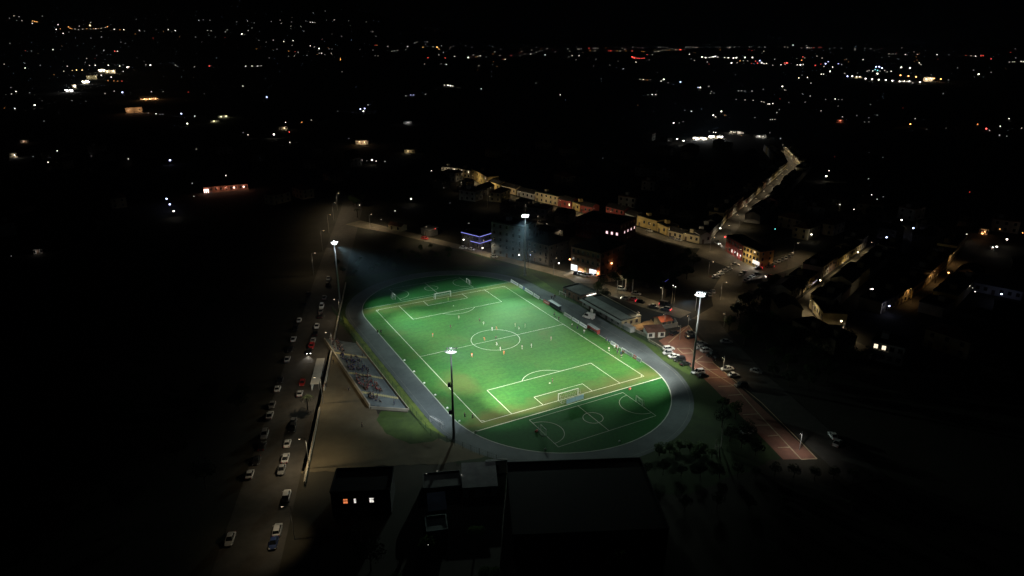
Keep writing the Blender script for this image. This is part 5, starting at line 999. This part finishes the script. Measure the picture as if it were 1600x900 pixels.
# ------------------------------------------------------------------ the scattered lights of the town, the plain and the hills
LIGHTS = """666,740,w1;683,736,w1;721,742,w1;669,851,w1;21.8,25.8,w1;30.0,27.0,w1;34.5,33.2,w1;66.2,26.2,g1;26.2,33.2,g1;15.0,29.5,g1;51.2,33.8,o2;54.5,34.5,o2;58.0,35.2,o2;50.8,37.5,w2;90.8,39.5,w2;88.0,47.0,w2;94.5,46.2,o1;107.5,43.0,o2;109.5,45.0,o2;112.5,46.0,o1;117.5,46.5,w1;123.0,47.5,w1;124.2,42.0,w1;129.2,46.8,w1;135.8,46.0,o1;140.8,40.8,y3;141.8,46.0,w1;146.2,45.8,o1;150.0,45.8,w2;153.8,45.5,o1;158.2,45.2,w1;165.0,44.0,w1;168.0,42.8,o2;142.0,36.2,w1;178.8,46.8,w2;187.5,47.5,o1;193.8,47.5,w2;99.0,53.2,w2;108.0,51.2,g1;218.2,49.0,w2;225.8,49.8,g1;213.0,31.0,g1;263.2,47.5,w2;274.0,49.2,w2;310.8,32.8,g2;318.0,32.0,g1;328.0,32.5,g1;324.2,48.8,w1;330.0,49.2,w1;352.5,50.8,w1;355.0,47.5,w1;378.0,54.0,w3;382.5,54.8,g1;387.0,34.0,w1;388.0,48.8,w1;393.8,44.5,g1;370.0,35.0,g1;397.5,36.8,g1;305.5,59.0,g1;158.8,59.2,g2;142.5,61.0,g1;15.8,68.8,g1;83.0,78.8,w2;49.5,81.2,g1;162.5,80.0,g2;179.5,81.2,r2;183.8,81.2,w2;151.2,88.0,g1;135.8,92.8,w1;189.2,67.0,g1;196.2,68.8,g1;7.0,102.0,w1;39.2,100.5,g1;39.2,106.2,w2;63.0,102.0,g1;105.0,103.2,w1;113.0,110.0,y1;119.5,109.5,y2;128.2,109.5,y2;99.5,111.2,w1;133.8,98.8,g1;140.0,102.0,w1;148.8,102.0,w2;169.2,101.8,w2;187.0,103.2,w2;192.5,101.2,g1;198.8,105.0,w3;201.2,104.0,w2;150.8,117.5,w2;158.2,117.5,w2;173.8,120.5,w2;192.5,111.5,w1;168.8,126.2,o1;178.0,126.2,o1;183.8,126.8,o1;190.5,126.8,r1;228.0,101.2,w1;235.0,101.8,w3;274.2,101.8,w1;277.5,104.0,g1;304.0,104.2,w1;327.0,103.2,r2;383.8,103.2,w2;393.8,103.2,w2;379.5,134.5,w2;17.0,136.8,g1;25.0,143.0,w2;18.0,146.8,w1;46.2,144.8,g1;107.5,136.8,g1;164.0,146.2,w1;178.5,142.5,w1;191.2,144.2,b3;236.5,143.2,w1;228.0,157.0,o1;54.2,164.2,w3;23.2,169.5,w2;68.8,189.2,g1;112.5,157.0,g1;243.8,177.8,w2;250.0,178.8,g1;254.5,178.5,g1;283.2,177.5,b3;304.2,181.5,w2;292.5,193.0,w3;387.5,210.5,w2;380.0,207.0,g1;51.6,244.7,g1;89.3,235.7,w2;75.1,253.4,w2;85.4,251.8,w2;142.8,243.8,g1;200.5,248.3,w2;265.6,250.2,b3;306.8,233.1,w1;352.9,274.1,w2;300.4,286.3,g2;303.0,306.6,w1;260.4,310.5,b3;265.3,319.2,b3;271.4,329.8,w3;17.7,400.1,g1;489.2,18.0,g1;508.2,18.0,g1;423.8,34.5,g1;437.5,32.5,w1;439.5,37.5,w1;455.5,35.0,g1;478.0,33.8,g1;485.0,35.8,w2;488.8,35.8,w2;492.0,35.8,w1;510.0,32.5,g1;522.5,31.8,g2;545.0,33.5,g1;572.5,35.0,g1;453.8,45.5,g1;475.0,49.5,g1;404.5,64.0,g1;416.2,67.0,g1;427.5,64.0,w1;443.5,65.8,w2;458.0,64.5,w2;485.0,72.8,w2;491.2,74.2,w1;498.8,77.0,w3;498.8,84.2,w1;502.5,84.5,w2;507.5,86.2,g1;518.2,85.0,w1;514.5,77.5,g1;518.8,77.8,g1;461.2,82.0,r1;451.2,81.0,o1;466.2,83.0,w1;460.0,88.5,w1;451.0,89.2,g1;480.0,88.0,g1;420.8,91.8,g1;433.0,78.2,g1;532.0,92.5,o2;532.2,94.8,o2;534.2,111.8,g1;402.5,103.2,w2;408.0,102.8,w1;578.8,50.5,g1;582.5,50.5,w1;587.5,57.5,g1;533.8,57.8,g1;586.2,71.8,r1;589.2,71.8,o1;606.2,73.8,w1;582.5,79.5,g1;586.2,88.2,g1;612.0,81.2,w1;616.2,80.5,w1;621.2,79.8,w1;637.0,74.0,w2;634.2,78.8,g1;647.5,67.8,w1;651.2,66.8,w1;660.8,75.0,o2;667.5,66.5,w1;665.0,70.0,g1;677.0,73.8,w1;683.0,74.8,o3;685.8,78.0,o2;690.0,72.5,w1;668.8,91.5,r2;695.8,92.0,r2;685.8,87.0,w1;693.2,83.2,w1;710.5,89.2,w2;731.8,91.2,w3;740.0,86.8,w1;750.5,88.5,w2;746.2,89.5,w1;703.8,74.5,g1;708.8,73.2,g1;773.0,82.0,w1;770.2,73.8,w1;782.5,77.2,g1;781.2,87.8,w1;786.2,94.0,r1;789.2,94.0,w2;748.2,102.5,w1;663.2,100.2,w1;697.5,100.5,w2;689.2,99.8,g1;727.5,71.8,g1;737.5,74.8,g1;798.8,88.0,r1;694.5,132.8,w2;700.0,133.2,w3;703.8,133.8,w3;707.5,134.5,w2;752.0,138.8,w2;634.2,149.5,g2;641.8,148.2,b2;646.0,148.2,b2;665.0,147.2,w1;563.2,170.5,b3;569.8,169.5,b3;567.8,173.8,w3;575.0,163.8,g2;527.5,173.8,g1;416.8,151.8,b3;446.2,191.2,w2;471.5,191.0,o2;486.5,187.5,w1;452.0,206.2,r2;428.0,210.0,w3;452.8,222.5,w2;545.0,216.2,g1;823.8,72.5,g1;830.8,79.0,w1;815.0,81.2,w1;838.2,82.5,w1;829.2,85.5,w2;820.0,85.5,g1;812.5,88.0,g1;851.8,87.0,w2;855.0,76.8,w1;843.2,80.8,g1;838.2,74.2,g1;887.0,76.8,w1;890.0,80.8,w1;903.0,77.5,w1;905.5,77.5,w1;908.0,77.0,w1;901.2,73.8,g1;920.0,75.8,r2;922.0,79.8,o1;927.0,76.0,w1;930.5,76.0,w1;934.2,76.0,w1;929.5,80.0,w1;894.0,88.0,w2;904.8,88.0,w2;900.0,95.0,g1;931.2,93.8,g1;888.8,90.0,g1;867.5,81.8,g1;950.5,80.5,r1;954.5,80.2,r2;963.8,80.2,o1;968.8,80.8,w1;972.5,75.8,w1;976.2,77.8,w1;978.2,80.8,o1;987.5,80.8,r2;988.8,74.2,w1;996.8,74.8,g1;1004.5,75.5,w1;1002.5,81.5,o1;1006.2,81.5,o1;1010.8,86.2,r2;1019.2,86.8,w1;988.0,90.0,r3;991.2,91.8,r3;995.5,92.5,r2;998.8,92.5,r2;1003.0,92.5,r2;1006.5,92.0,r2;993.8,97.0,w2;1014.2,95.0,g1;1028.8,74.2,w1;1032.0,74.2,w1;1035.5,74.2,w1;1042.0,74.2,w1;1028.8,81.2,w2;1023.2,81.5,w1;1035.0,79.0,w1;1040.5,79.0,w1;1046.2,79.0,o1;1050.0,77.0,w1;1055.5,78.5,w2;1063.0,78.5,r3;1072.0,74.2,w1;1075.5,74.2,w1;1079.2,74.2,w1;1082.8,74.2,w1;1086.5,74.8,w1;1089.2,74.8,w1;1097.0,74.2,g1;1108.8,74.8,g1;1118.8,74.2,g1;1124.5,74.2,g1;1136.2,74.2,w1;1140.2,74.5,w2;1147.5,74.0,w1;1155.0,74.0,g1;1170.5,73.8,w1;1173.8,74.0,g1;1186.2,74.2,g1;1195.0,74.2,w1;1170.0,79.0,r1;1175.0,79.5,r1;1193.0,80.8,w1;1077.2,85.8,w2;1096.8,90.2,w3;1102.2,91.5,w3;1108.2,91.2,w2;1111.2,90.2,w2;1114.5,89.8,w3;1117.5,89.2,w3;1121.2,90.5,w2;1132.0,91.0,w2;1138.0,91.5,w3;1145.8,91.8,w3;1150.5,91.5,w3;1163.8,91.0,w3;1175.5,91.0,w3;1080.0,93.2,g1;1085.0,95.8,w1;1105.2,96.8,w1;1143.0,98.2,w3;1156.2,96.5,o2;1152.0,98.0,w1;1161.5,96.2,w1;1167.8,96.5,w1;1174.2,98.8,r1;1180.5,97.0,r2;1183.8,98.8,r2;1187.0,96.2,b3;1190.0,98.0,w3;1193.8,99.5,w2;1197.5,99.0,w2;973.8,107.5,g2;1000.0,123.8,w1;1005.0,124.2,w2;1011.2,125.0,o1;1016.2,124.2,g1;1037.0,124.0,w3;1033.0,126.8,w2;1043.8,129.2,g1;1063.2,128.0,b3;1090.8,136.5,b2;1094.2,136.5,w3;1107.5,134.8,w1;1110.0,146.0,w1;1115.8,145.5,g1;875.5,148.0,w2;837.5,129.8,g1;1019.0,147.8,w2;1024.5,147.8,w2;1012.5,148.0,g1;1153.8,142.0,w1;1158.8,141.8,w1;1163.8,142.2,g1;1175.0,142.2,w1;1192.5,139.5,g1;1150.5,155.5,g1;1164.0,156.2,w1;1176.8,156.8,w1;1190.0,158.8,w1;1193.8,159.5,w1;1080.5,173.8,w2;1070.0,172.5,g1;1114.5,180.0,w3;1118.0,182.5,w2;1127.2,174.0,w3;1132.5,180.0,o1;1052.5,192.0,w3;1067.5,190.0,g1;1061.2,192.0,g1;1108.0,205.0,g1;1115.0,206.5,w2;1118.5,207.0,w2;1179.5,183.5,g1;1058.0,217.0,w3;1068.0,220.0,w3;1045.0,219.5,g1;1238.8,71.2,w3;1226.2,74.0,w1;1230.5,74.0,w1;1260.0,71.5,w1;1261.2,75.0,w2;1265.0,75.2,w1;1268.0,75.2,w1;1271.2,75.0,r1;1279.5,74.5,r1;1283.0,74.8,r1;1252.0,75.8,w1;1303.8,75.5,g1;1314.5,75.8,g1;1335.8,78.5,w1;1335.8,76.5,w1;1351.2,76.2,g1;1360.5,76.5,w1;1296.2,77.0,g1;1388.8,85.0,w1;1395.0,85.5,g1;1399.5,85.5,g1;1414.2,86.5,w2;1433.5,86.0,w1;1463.8,86.2,w2;1482.5,86.8,g1;1509.2,87.8,r1;1516.8,88.2,w1;1524.2,88.8,w2;1532.5,88.2,r2;1535.8,88.0,r2;1548.2,93.5,r2;1576.8,98.8,w1;1582.0,98.2,w1;1585.0,98.0,w1;1586.8,91.8,g1;1595.0,97.5,w2;1598.8,98.0,w2;1210.2,94.0,w1;1229.5,98.0,r3;1226.2,98.2,r2;1254.2,90.0,r2;1257.5,92.0,w1;1252.5,95.5,o2;1276.2,88.8,w1;1284.5,92.0,w1;1207.5,101.8,w1;1220.0,101.2,w2;1226.8,101.0,w1;1245.8,101.2,w2;1250.8,101.2,w3;1255.0,100.8,w2;1273.8,102.0,r2;1282.5,100.0,r1;1290.0,99.5,b3;1293.8,98.0,b2;1310.0,99.5,b2;1315.0,100.8,w1;1287.5,103.8,w1;1300.8,104.8,w2;1297.0,111.5,w3;1348.2,94.5,w2;1322.5,93.8,g1;1368.8,104.2,b3;1373.8,104.2,b3;1378.2,106.2,b3;1355.0,111.2,w1;1358.0,110.0,w1;1363.8,110.8,w2;1367.5,108.8,c2;1371.2,110.0,c2;1375.0,111.2,w1;1382.5,110.0,w1;1386.2,112.5,w1;1392.5,111.2,w2;1371.0,115.0,w3;1408.2,105.2,w3;1421.8,106.0,w3;1436.2,99.8,w2;1439.2,100.8,w1;1407.0,117.5,o3;1419.5,118.8,o3;1431.5,120.0,o3;1320.0,114.5,w1;1324.2,119.0,b3;1331.8,119.0,w3;1340.0,114.2,g1;1283.2,115.8,w2;1286.8,115.8,w2;1352.5,122.8,w3;1362.8,123.8,w3;1373.2,124.5,w3;1384.0,125.0,w3;1394.5,126.0,w3;1405.8,127.2,w3;1426.2,129.5,w1;1437.5,128.5,w3;1459.2,122.5,o3;1470.0,123.5,o3;1455.2,116.8,g1;1482.0,125.0,g1;1496.2,106.2,g1;1521.2,109.5,g1;1529.2,115.8,w3;1548.8,113.2,g1;1248.2,121.8,w2;1261.5,121.0,w2;1267.0,129.8,w1;1253.0,117.5,g1;1222.5,135.0,w3;1226.2,140.5,w1;1473.8,146.2,g1;1266.2,150.0,g2;1253.8,146.5,g1;1258.0,159.5,g1;1305.0,154.5,w2;1310.0,155.5,g1;1315.5,155.5,g1;1232.5,160.0,g1;1202.5,162.5,w2;1207.5,161.8,w2;1200.0,162.5,w2;1290.0,155.5,g1;1360.0,163.2,g1;1282.8,173.0,w1;1213.8,175.8,w1;1217.8,171.2,g1;1203.8,186.8,w1;1207.0,186.8,w1;1210.8,186.5,w1;1316.2,182.5,w1;1350.8,190.5,g1;1357.5,183.8,g1;1357.5,190.5,g1;1370.8,180.0,g1;1338.8,180.5,g1;1430.0,185.2,w1;1422.5,193.8,o3;1527.5,194.2,o2;1541.2,201.0,r3;1546.2,203.8,w1;1563.0,197.2,w2;1576.8,185.2,w2;1561.8,211.2,g2;1573.0,212.8,g1;1596.2,200.2,w1;1219.5,216.2,g2;1203.0,207.5,g1;1362.0,304.2,w2;1370.5,311.3,w1;1312.5,319.6,w2;1334.4,327.0,w2;1380.1,307.4,g1;1284.0,350.4,w2;1267.9,366.3,w3;1335.4,368.6,w2;1408.8,343.6,w3;1396.0,356.9,w3;1427.2,356.3,b3;1453.4,357.4,w3;1385.4,370.8,b3;1432.1,370.1,b3;1374.8,389.2,w3;1510.1,366.5,w3;1493.8,374.8,b3;1492.3,381.6,b3;1468.2,390.3,w3;1459.1,401.4,w3;1443.8,410.5,w2;1535.2,364.8,o3;1562.4,357.8,o2;1597.9,363.8,o2;1573.4,373.9,w3;1557.5,385.4,w3;1564.9,459.4,b3;1482.1,426.0,o3;1389.6,478.1,b3;1359.9,451.5,w2;1363.1,451.5,w3;1371.6,454.1,g2;1515.0,446.6,w2;1519.7,449.8,w1;1523.5,455.8,w2;1515.0,300.0,r1;1225.5,245.6,w3;1245.5,260.4,w3;1197.1,278.2,w1;1202.9,280.0,w1;1295.5,266.7,w2;1291.1,275.1,w3;1357.3,279.3,w1;1125.5,356.7,w3;1211.1,357.8,c2;581.1,250.0,w3;587.8,251.6,w2;565.6,250.0,w1;573.3,251.1,g1;601.6,252.2,w1;674.0,266.7,w2;642.2,310.4,w3;703.3,317.1,g1;693.3,293.3,g1;617.3,329.5,w2;595.6,342.9,w1;561.8,320.4,w2;732.9,348.9,w1;724.4,374.4,w3;754.0,387.3,w3;811.1,398.2,w3;828.9,398.2,b2;873.3,411.1,w3;884.4,338.0,w3;854.4,349.5,w1;680.0,357.3,r2"""  # first four: glowing points added in place of small whitish yard items
LC = dict(w=((1, .93, .8), 'white'), g=((.8, .8, .76), 'faint whitish'), o=((1, .42, .13), 'orange'), r=((1, .1, .08), 'red'), b=((.55, .6, 1), 'bluish'), y=((1, .75, .35), 'yellow'), c=((.2, .9, .85), 'turquoise'))
SZ = {'1': (.38, 2.4, 'small'), '2': (.52, 4.5, ''), '3': (.8, 7.5, 'bright')}
LMAT = {}; LMESH = {}; faint = []
def place_of(px, py, D):
    if D > 3600 and px < 720: return 'on the far dark hillside'
    if D > 2600: return 'in the glittering band below the horizon'
    if py < 130: return 'on the upper left of the dark plain' if px < 420 else 'on the dark plain just nearer than the glittering band'
    if px < 560: return 'scattered over the dark country on the left'
    if px > 1320: return 'in the dark quarter on the right'
    if px > 1000: return 'in the dark town beyond the plaza and climbing street'
    return 'among the dark roofs beyond the stadium'
def lantern(k, s):
    if (k, s) not in LMESH:
        c, nm = LC[k]; st = SZ[s][1]*(.35 if k == 'g' else 1)
        m = emit('town_light_'+nm.replace(' ', '_')+s, c, st)
        b = MB(); b.sph((0, 0, 0), 1, 8, 6, 0, (1, 1, .8)); b.cyl((0, 0, .7), (0, 0, 1.1), .7, .25, 8, 1); b.cyl((0, 0, -5), (0, 0, -.7), .14, .1, 6, 1)
        LMESH[(k, s)] = b.mesh('town_light', [m, M['dsteel']])
    return LMESH[(k, s)]
SEEN = []
for it in LIGHTS.split(';'):
    px, py, cs_ = it.split(','); px = float(px); py = float(py); k, s = cs_
    p = hit(px, max(py, 21 if px < 500 else py)); D = dist(p); SEEN.append((D, px, py, k, s, p))
SEEN.sort(key=lambda q: (q[4] == '1') * q[0])
for i, (D, px, py, k, s, p) in enumerate(SEEN):
    r = SZ[s][0]*D/F*(1.3 if s == '3' and D < 900 else 1); z = p[2]+min(4.5, 4.5*r)
    if D < 900: z = p[2]+4.5
    g = CAM-np.array(p); hd = math.hypot(g[0], g[1]); f = z-p[2]; q = np.array(p)+np.array([g[0]/hd, g[1]/hd, 0])*(f*hd/max(1, g[2])) if D < 3600 else np.array(p)
    if i >= 295: faint.append((q, z, r, k)); continue
    pl_ = place_of(px, py, D); nm = LC[k][1]; lab = f"{SZ[s][2]+' ' if SZ[s][2] else 'plain '}{nm} light {pl_}"
    o = tag(link('town_light', lantern(k, s), None, (float(q[0]), float(q[1]), float(z))), lab, 'light', lab); o.scale = (r, r, r)
    o.scale[2] = r
    if D < 900 and s == '3': lamp('glow', 'POINT', o, (0, 0, -1.6), 75, LC[k][0], size=.2)
b = MB(); ks = list(LC)
rr = random.Random(5)
for _ in range(170):                                   # the faintest ones, thickest along the horizon and the upper hillside
    u = rr.random(); px, py = (rr.uniform(700, 1600), 73.5+abs(rr.gauss(0, 14))) if u < .45 else (rr.gauss(470, 170), rr.gauss(66, 14)) if u < .68 else (rr.uniform(0, 400), rr.gauss(46, 18)) if u < .78 else (rr.gauss(170, 90), rr.gauss(125, 30)) if u < .86 else (rr.gauss(1220, 150), rr.gauss(170, 45))
    if px < 560 and py < 26: continue
    p = hit(px, max(py, 71 if px > 760 else py)); D = dist(p); faint.append((p, p[2]+1, rr.uniform(.16, .3)*D/F, rr.choice('wggggoor')))
for q, z, r, k in faint: b.sph((q[0], q[1], z), r, 6, 4, ks.index(k))
o = b.build('faint_town_lights', [emit('faint_'+LC[k][1].replace(' ', '_'), LC[k][0], 1.9*(.4 if k == 'g' else 1)) for k in ks]); o['kind'] = 'stuff'; o['label'] = 'countless tiny faint lights of the plain and hillside below the horizon'; o['category'] = 'lights'
# lit fronts far off: small blocks with a glowing face
FRONT = [(160, 110.5, 9, 5, (1, .93, .75), 2.2, 'white lit hall front in the bright cluster at the upper left'), (173, 112, 14, 5, (1, .8, .5), .9, 'yellowish lit hall front in the bright cluster at the upper left'), (134, 128.5, 8, 5, (1, .97, .9), 3, 'bright white floodlit yard, top of the three at the upper left'), (116.5, 135.5, 7, 7, (1, .97, .9), 3, 'bright white floodlit yard, middle of the three at the upper left'), (108.5, 142, 9, 4, (1, .97, .9), 3, 'bright white floodlit yard, lowest of the three at the upper left'), (144, 121, 14, 6, (.8, .75, .6), .18, 'dim grey house front by the bright cluster at the upper left'),
    (233, 154.5, 26, 1.6, (1, .5, .2), .9, 'long thin orange lit terrace front on the left'), (210, 172, 24, 9, (.9, .5, .3), .05, 'very dim reddish house front below the orange terrace'), (336, 189.5, 14, 3, (.9, .85, .5), .3, 'dim yellowish front left of the pair on the left plain'), (349, 182, 14, 3, (.9, .85, .5), .3, 'dim yellowish front right of the pair on the left plain'), (22, 243, 10, 7, (1, .96, .9), .45, 'small patterned white front at the left edge'), (39, 221, 10, 4, (.9, .6, .4), .12, 'dim brownish front above the patterned white one'),
    (443, 200, 16, 5, (1, .75, .45), .3, 'warm dim house front on the dark plain left of centre'), (565, 222, 22, 7, (1, .65, .35), .28, 'warm lit house front beyond the top of the long road'), (637, 191.5, 14, 4, (.8, .8, .75), .22, 'dim grey house front beyond the town'), (640, 236, 20, 6, (.9, .75, .5), .2, 'dim beige house front beyond the lit street'), (1095, 217, 26, 2.4, (1, .97, .9), 2.2, 'long bright white canopy, lower left part, beyond the climbing street'), (1118, 214.5, 22, 2.6, (1, .97, .9), 2.6, 'long bright white canopy, upper right part, beyond the climbing street'),
    (1151, 207, 24, 3, (.9, .8, .65), .25, 'dim beige row front near the top of the climbing street'), (1189, 213, 18, 4, (.8, .78, .7), .12, 'faint grey row front near the top of the climbing street'), (1450, 124, 13, 6, (1, .75, .45), 1.3, 'warm lit building front right of the row of white lamps'), (1341, 120.5, 10, 3, (.8, .75, .6), .3, 'dim front among the glittering lights on the right'), (1415, 127, 16, 1.6, (.9, .85, .75), .6, 'thin lit wall right of the row of white lamps'), (1312, 189, 10, 5, (.9, .2, .1), .35, 'dim red lit front on the dark plain at the right'),
    (1637/1.0 if False else 1549.5, 387.5, 6, 9, (1, .98, .92), 1.2, 'white lit wall at the right edge'), (1582, 458.5, 12, 6, (1, .98, .94), .9, 'white lit gable by the long hall at the right edge'), (1536, 362, 12, 9, (1, .45, .2), .6, 'orange lit doorway front at the right edge'), (60, 394, 12, 5, (.6, .55, .5), .03, 'almost invisible house front alone on the left')]
for px, py, w, h, c, s, l in FRONT:
    p = hit(px, py+h/2); D = dist(p); W = w*D/F*.85; H = max(h*D/F*.8, 2.5 if D < 1200 else 0); a = math.atan2(-(p[1]-CAM[1]), -(p[0]-CAM[0]))+math.pi/2+random.uniform(-.5, .5)
    d_ = np.array([math.cos(a), math.sin(a)])*W/2; H = min(H, 9) if D < 1500 else H
    t = house(p[:2]-d_, p[:2]+d_, H, W*.5, M[random.choice(['wall_c', 'wall_w', 'wall_g'])], M['roof_d'], l, None, 1, 3, (), random.choice(['gable', 'flat']), 'lit_building', 'building', (1,), False, chim=False)
    t.location.z = p[2]; rr = random.Random(int(px)); n = 1 if W < 12 else 2 if W < 30 else 3
    m = emit('front_lamp', c, min(9, 4+8*s)); b = MB(); r = .5*D/F if s > .25 else .25*D/F
    for i in range(n):
        x = W*((i+.5)/n+rr.uniform(-.12, .12)); z = H*rr.uniform(.55, .8)
        if s > 1.5:
            for k in range(4): b.sph((x+W*.11*(k-1.5), -.1*W, z+H*.12*math.sin(k+px)), r*(1.5+.6*math.sin(k*2+py)), 8, 5)
        elif s > .08: b.sph((x, -.08*W, z), r, 8, 5)
        lamp('front_glow', 'POINT', t, (x, -.22*W, z*.8), W*W*(4*s+2.2), c, size=.2)
    if b.v: b.build('wall_lamp', m, t)
# long red-lit low building on the left
A_ = hit(319, 302); B_ = hit(388, 296)
t = house(A_[:2], B_[:2], 4.2, 9, M['wall_b'], M['roof_t'], 'long low house with reddish lamps along its front, alone on the left', None, 1, 9, (), 'gable', sides=False)
wl = math.dist(A_[:2], B_[:2]); b = MB()
for x in (.4, 1.6, 2.9): b.box((x*wl/30, -.5, 1.6), (.5, .3, 2.6))
for x in (.68, .9): b.sph((wl*x, -.6, 2.4), .55, 8, 5)
b.build('wall_lamp', emit('pink_lamp', (1, .66, .58), 5), t)
for f in (.05, .3, .5, .7, .92): lamp('wall_glow', 'POINT', t, (wl*f, -1.6, 2.6), 240, (1, .4, .26), size=.2)

def bag(px, py, l):
    t = thing('kit_bag', l, 'bag', gp(px, py, .06), R(25), 'kit bags'); b = MB(); b.cyl((-.45, 0, .28), (.45, 0, .28), .28, .28, 10); b.box((0, 0, .04), (.9, .4, .08)); b.build('bag_body', M['boardr'], t)
    b = MB(); 
    for s_ in (-1, 1): b.cyl((-.2, s_*.12, .54), (0, s_*.08, .68), .025, n=5); b.cyl((0, s_*.08, .68), (.2, s_*.12, .54), .025, n=5)
    b.build('handle', M['tyre'], t)
bag(984, 608.5, 'red kit bag left on the end line near the near right corner'); bag(838, 674.5, 'red kit bag behind the left small goal of the near small pitch')
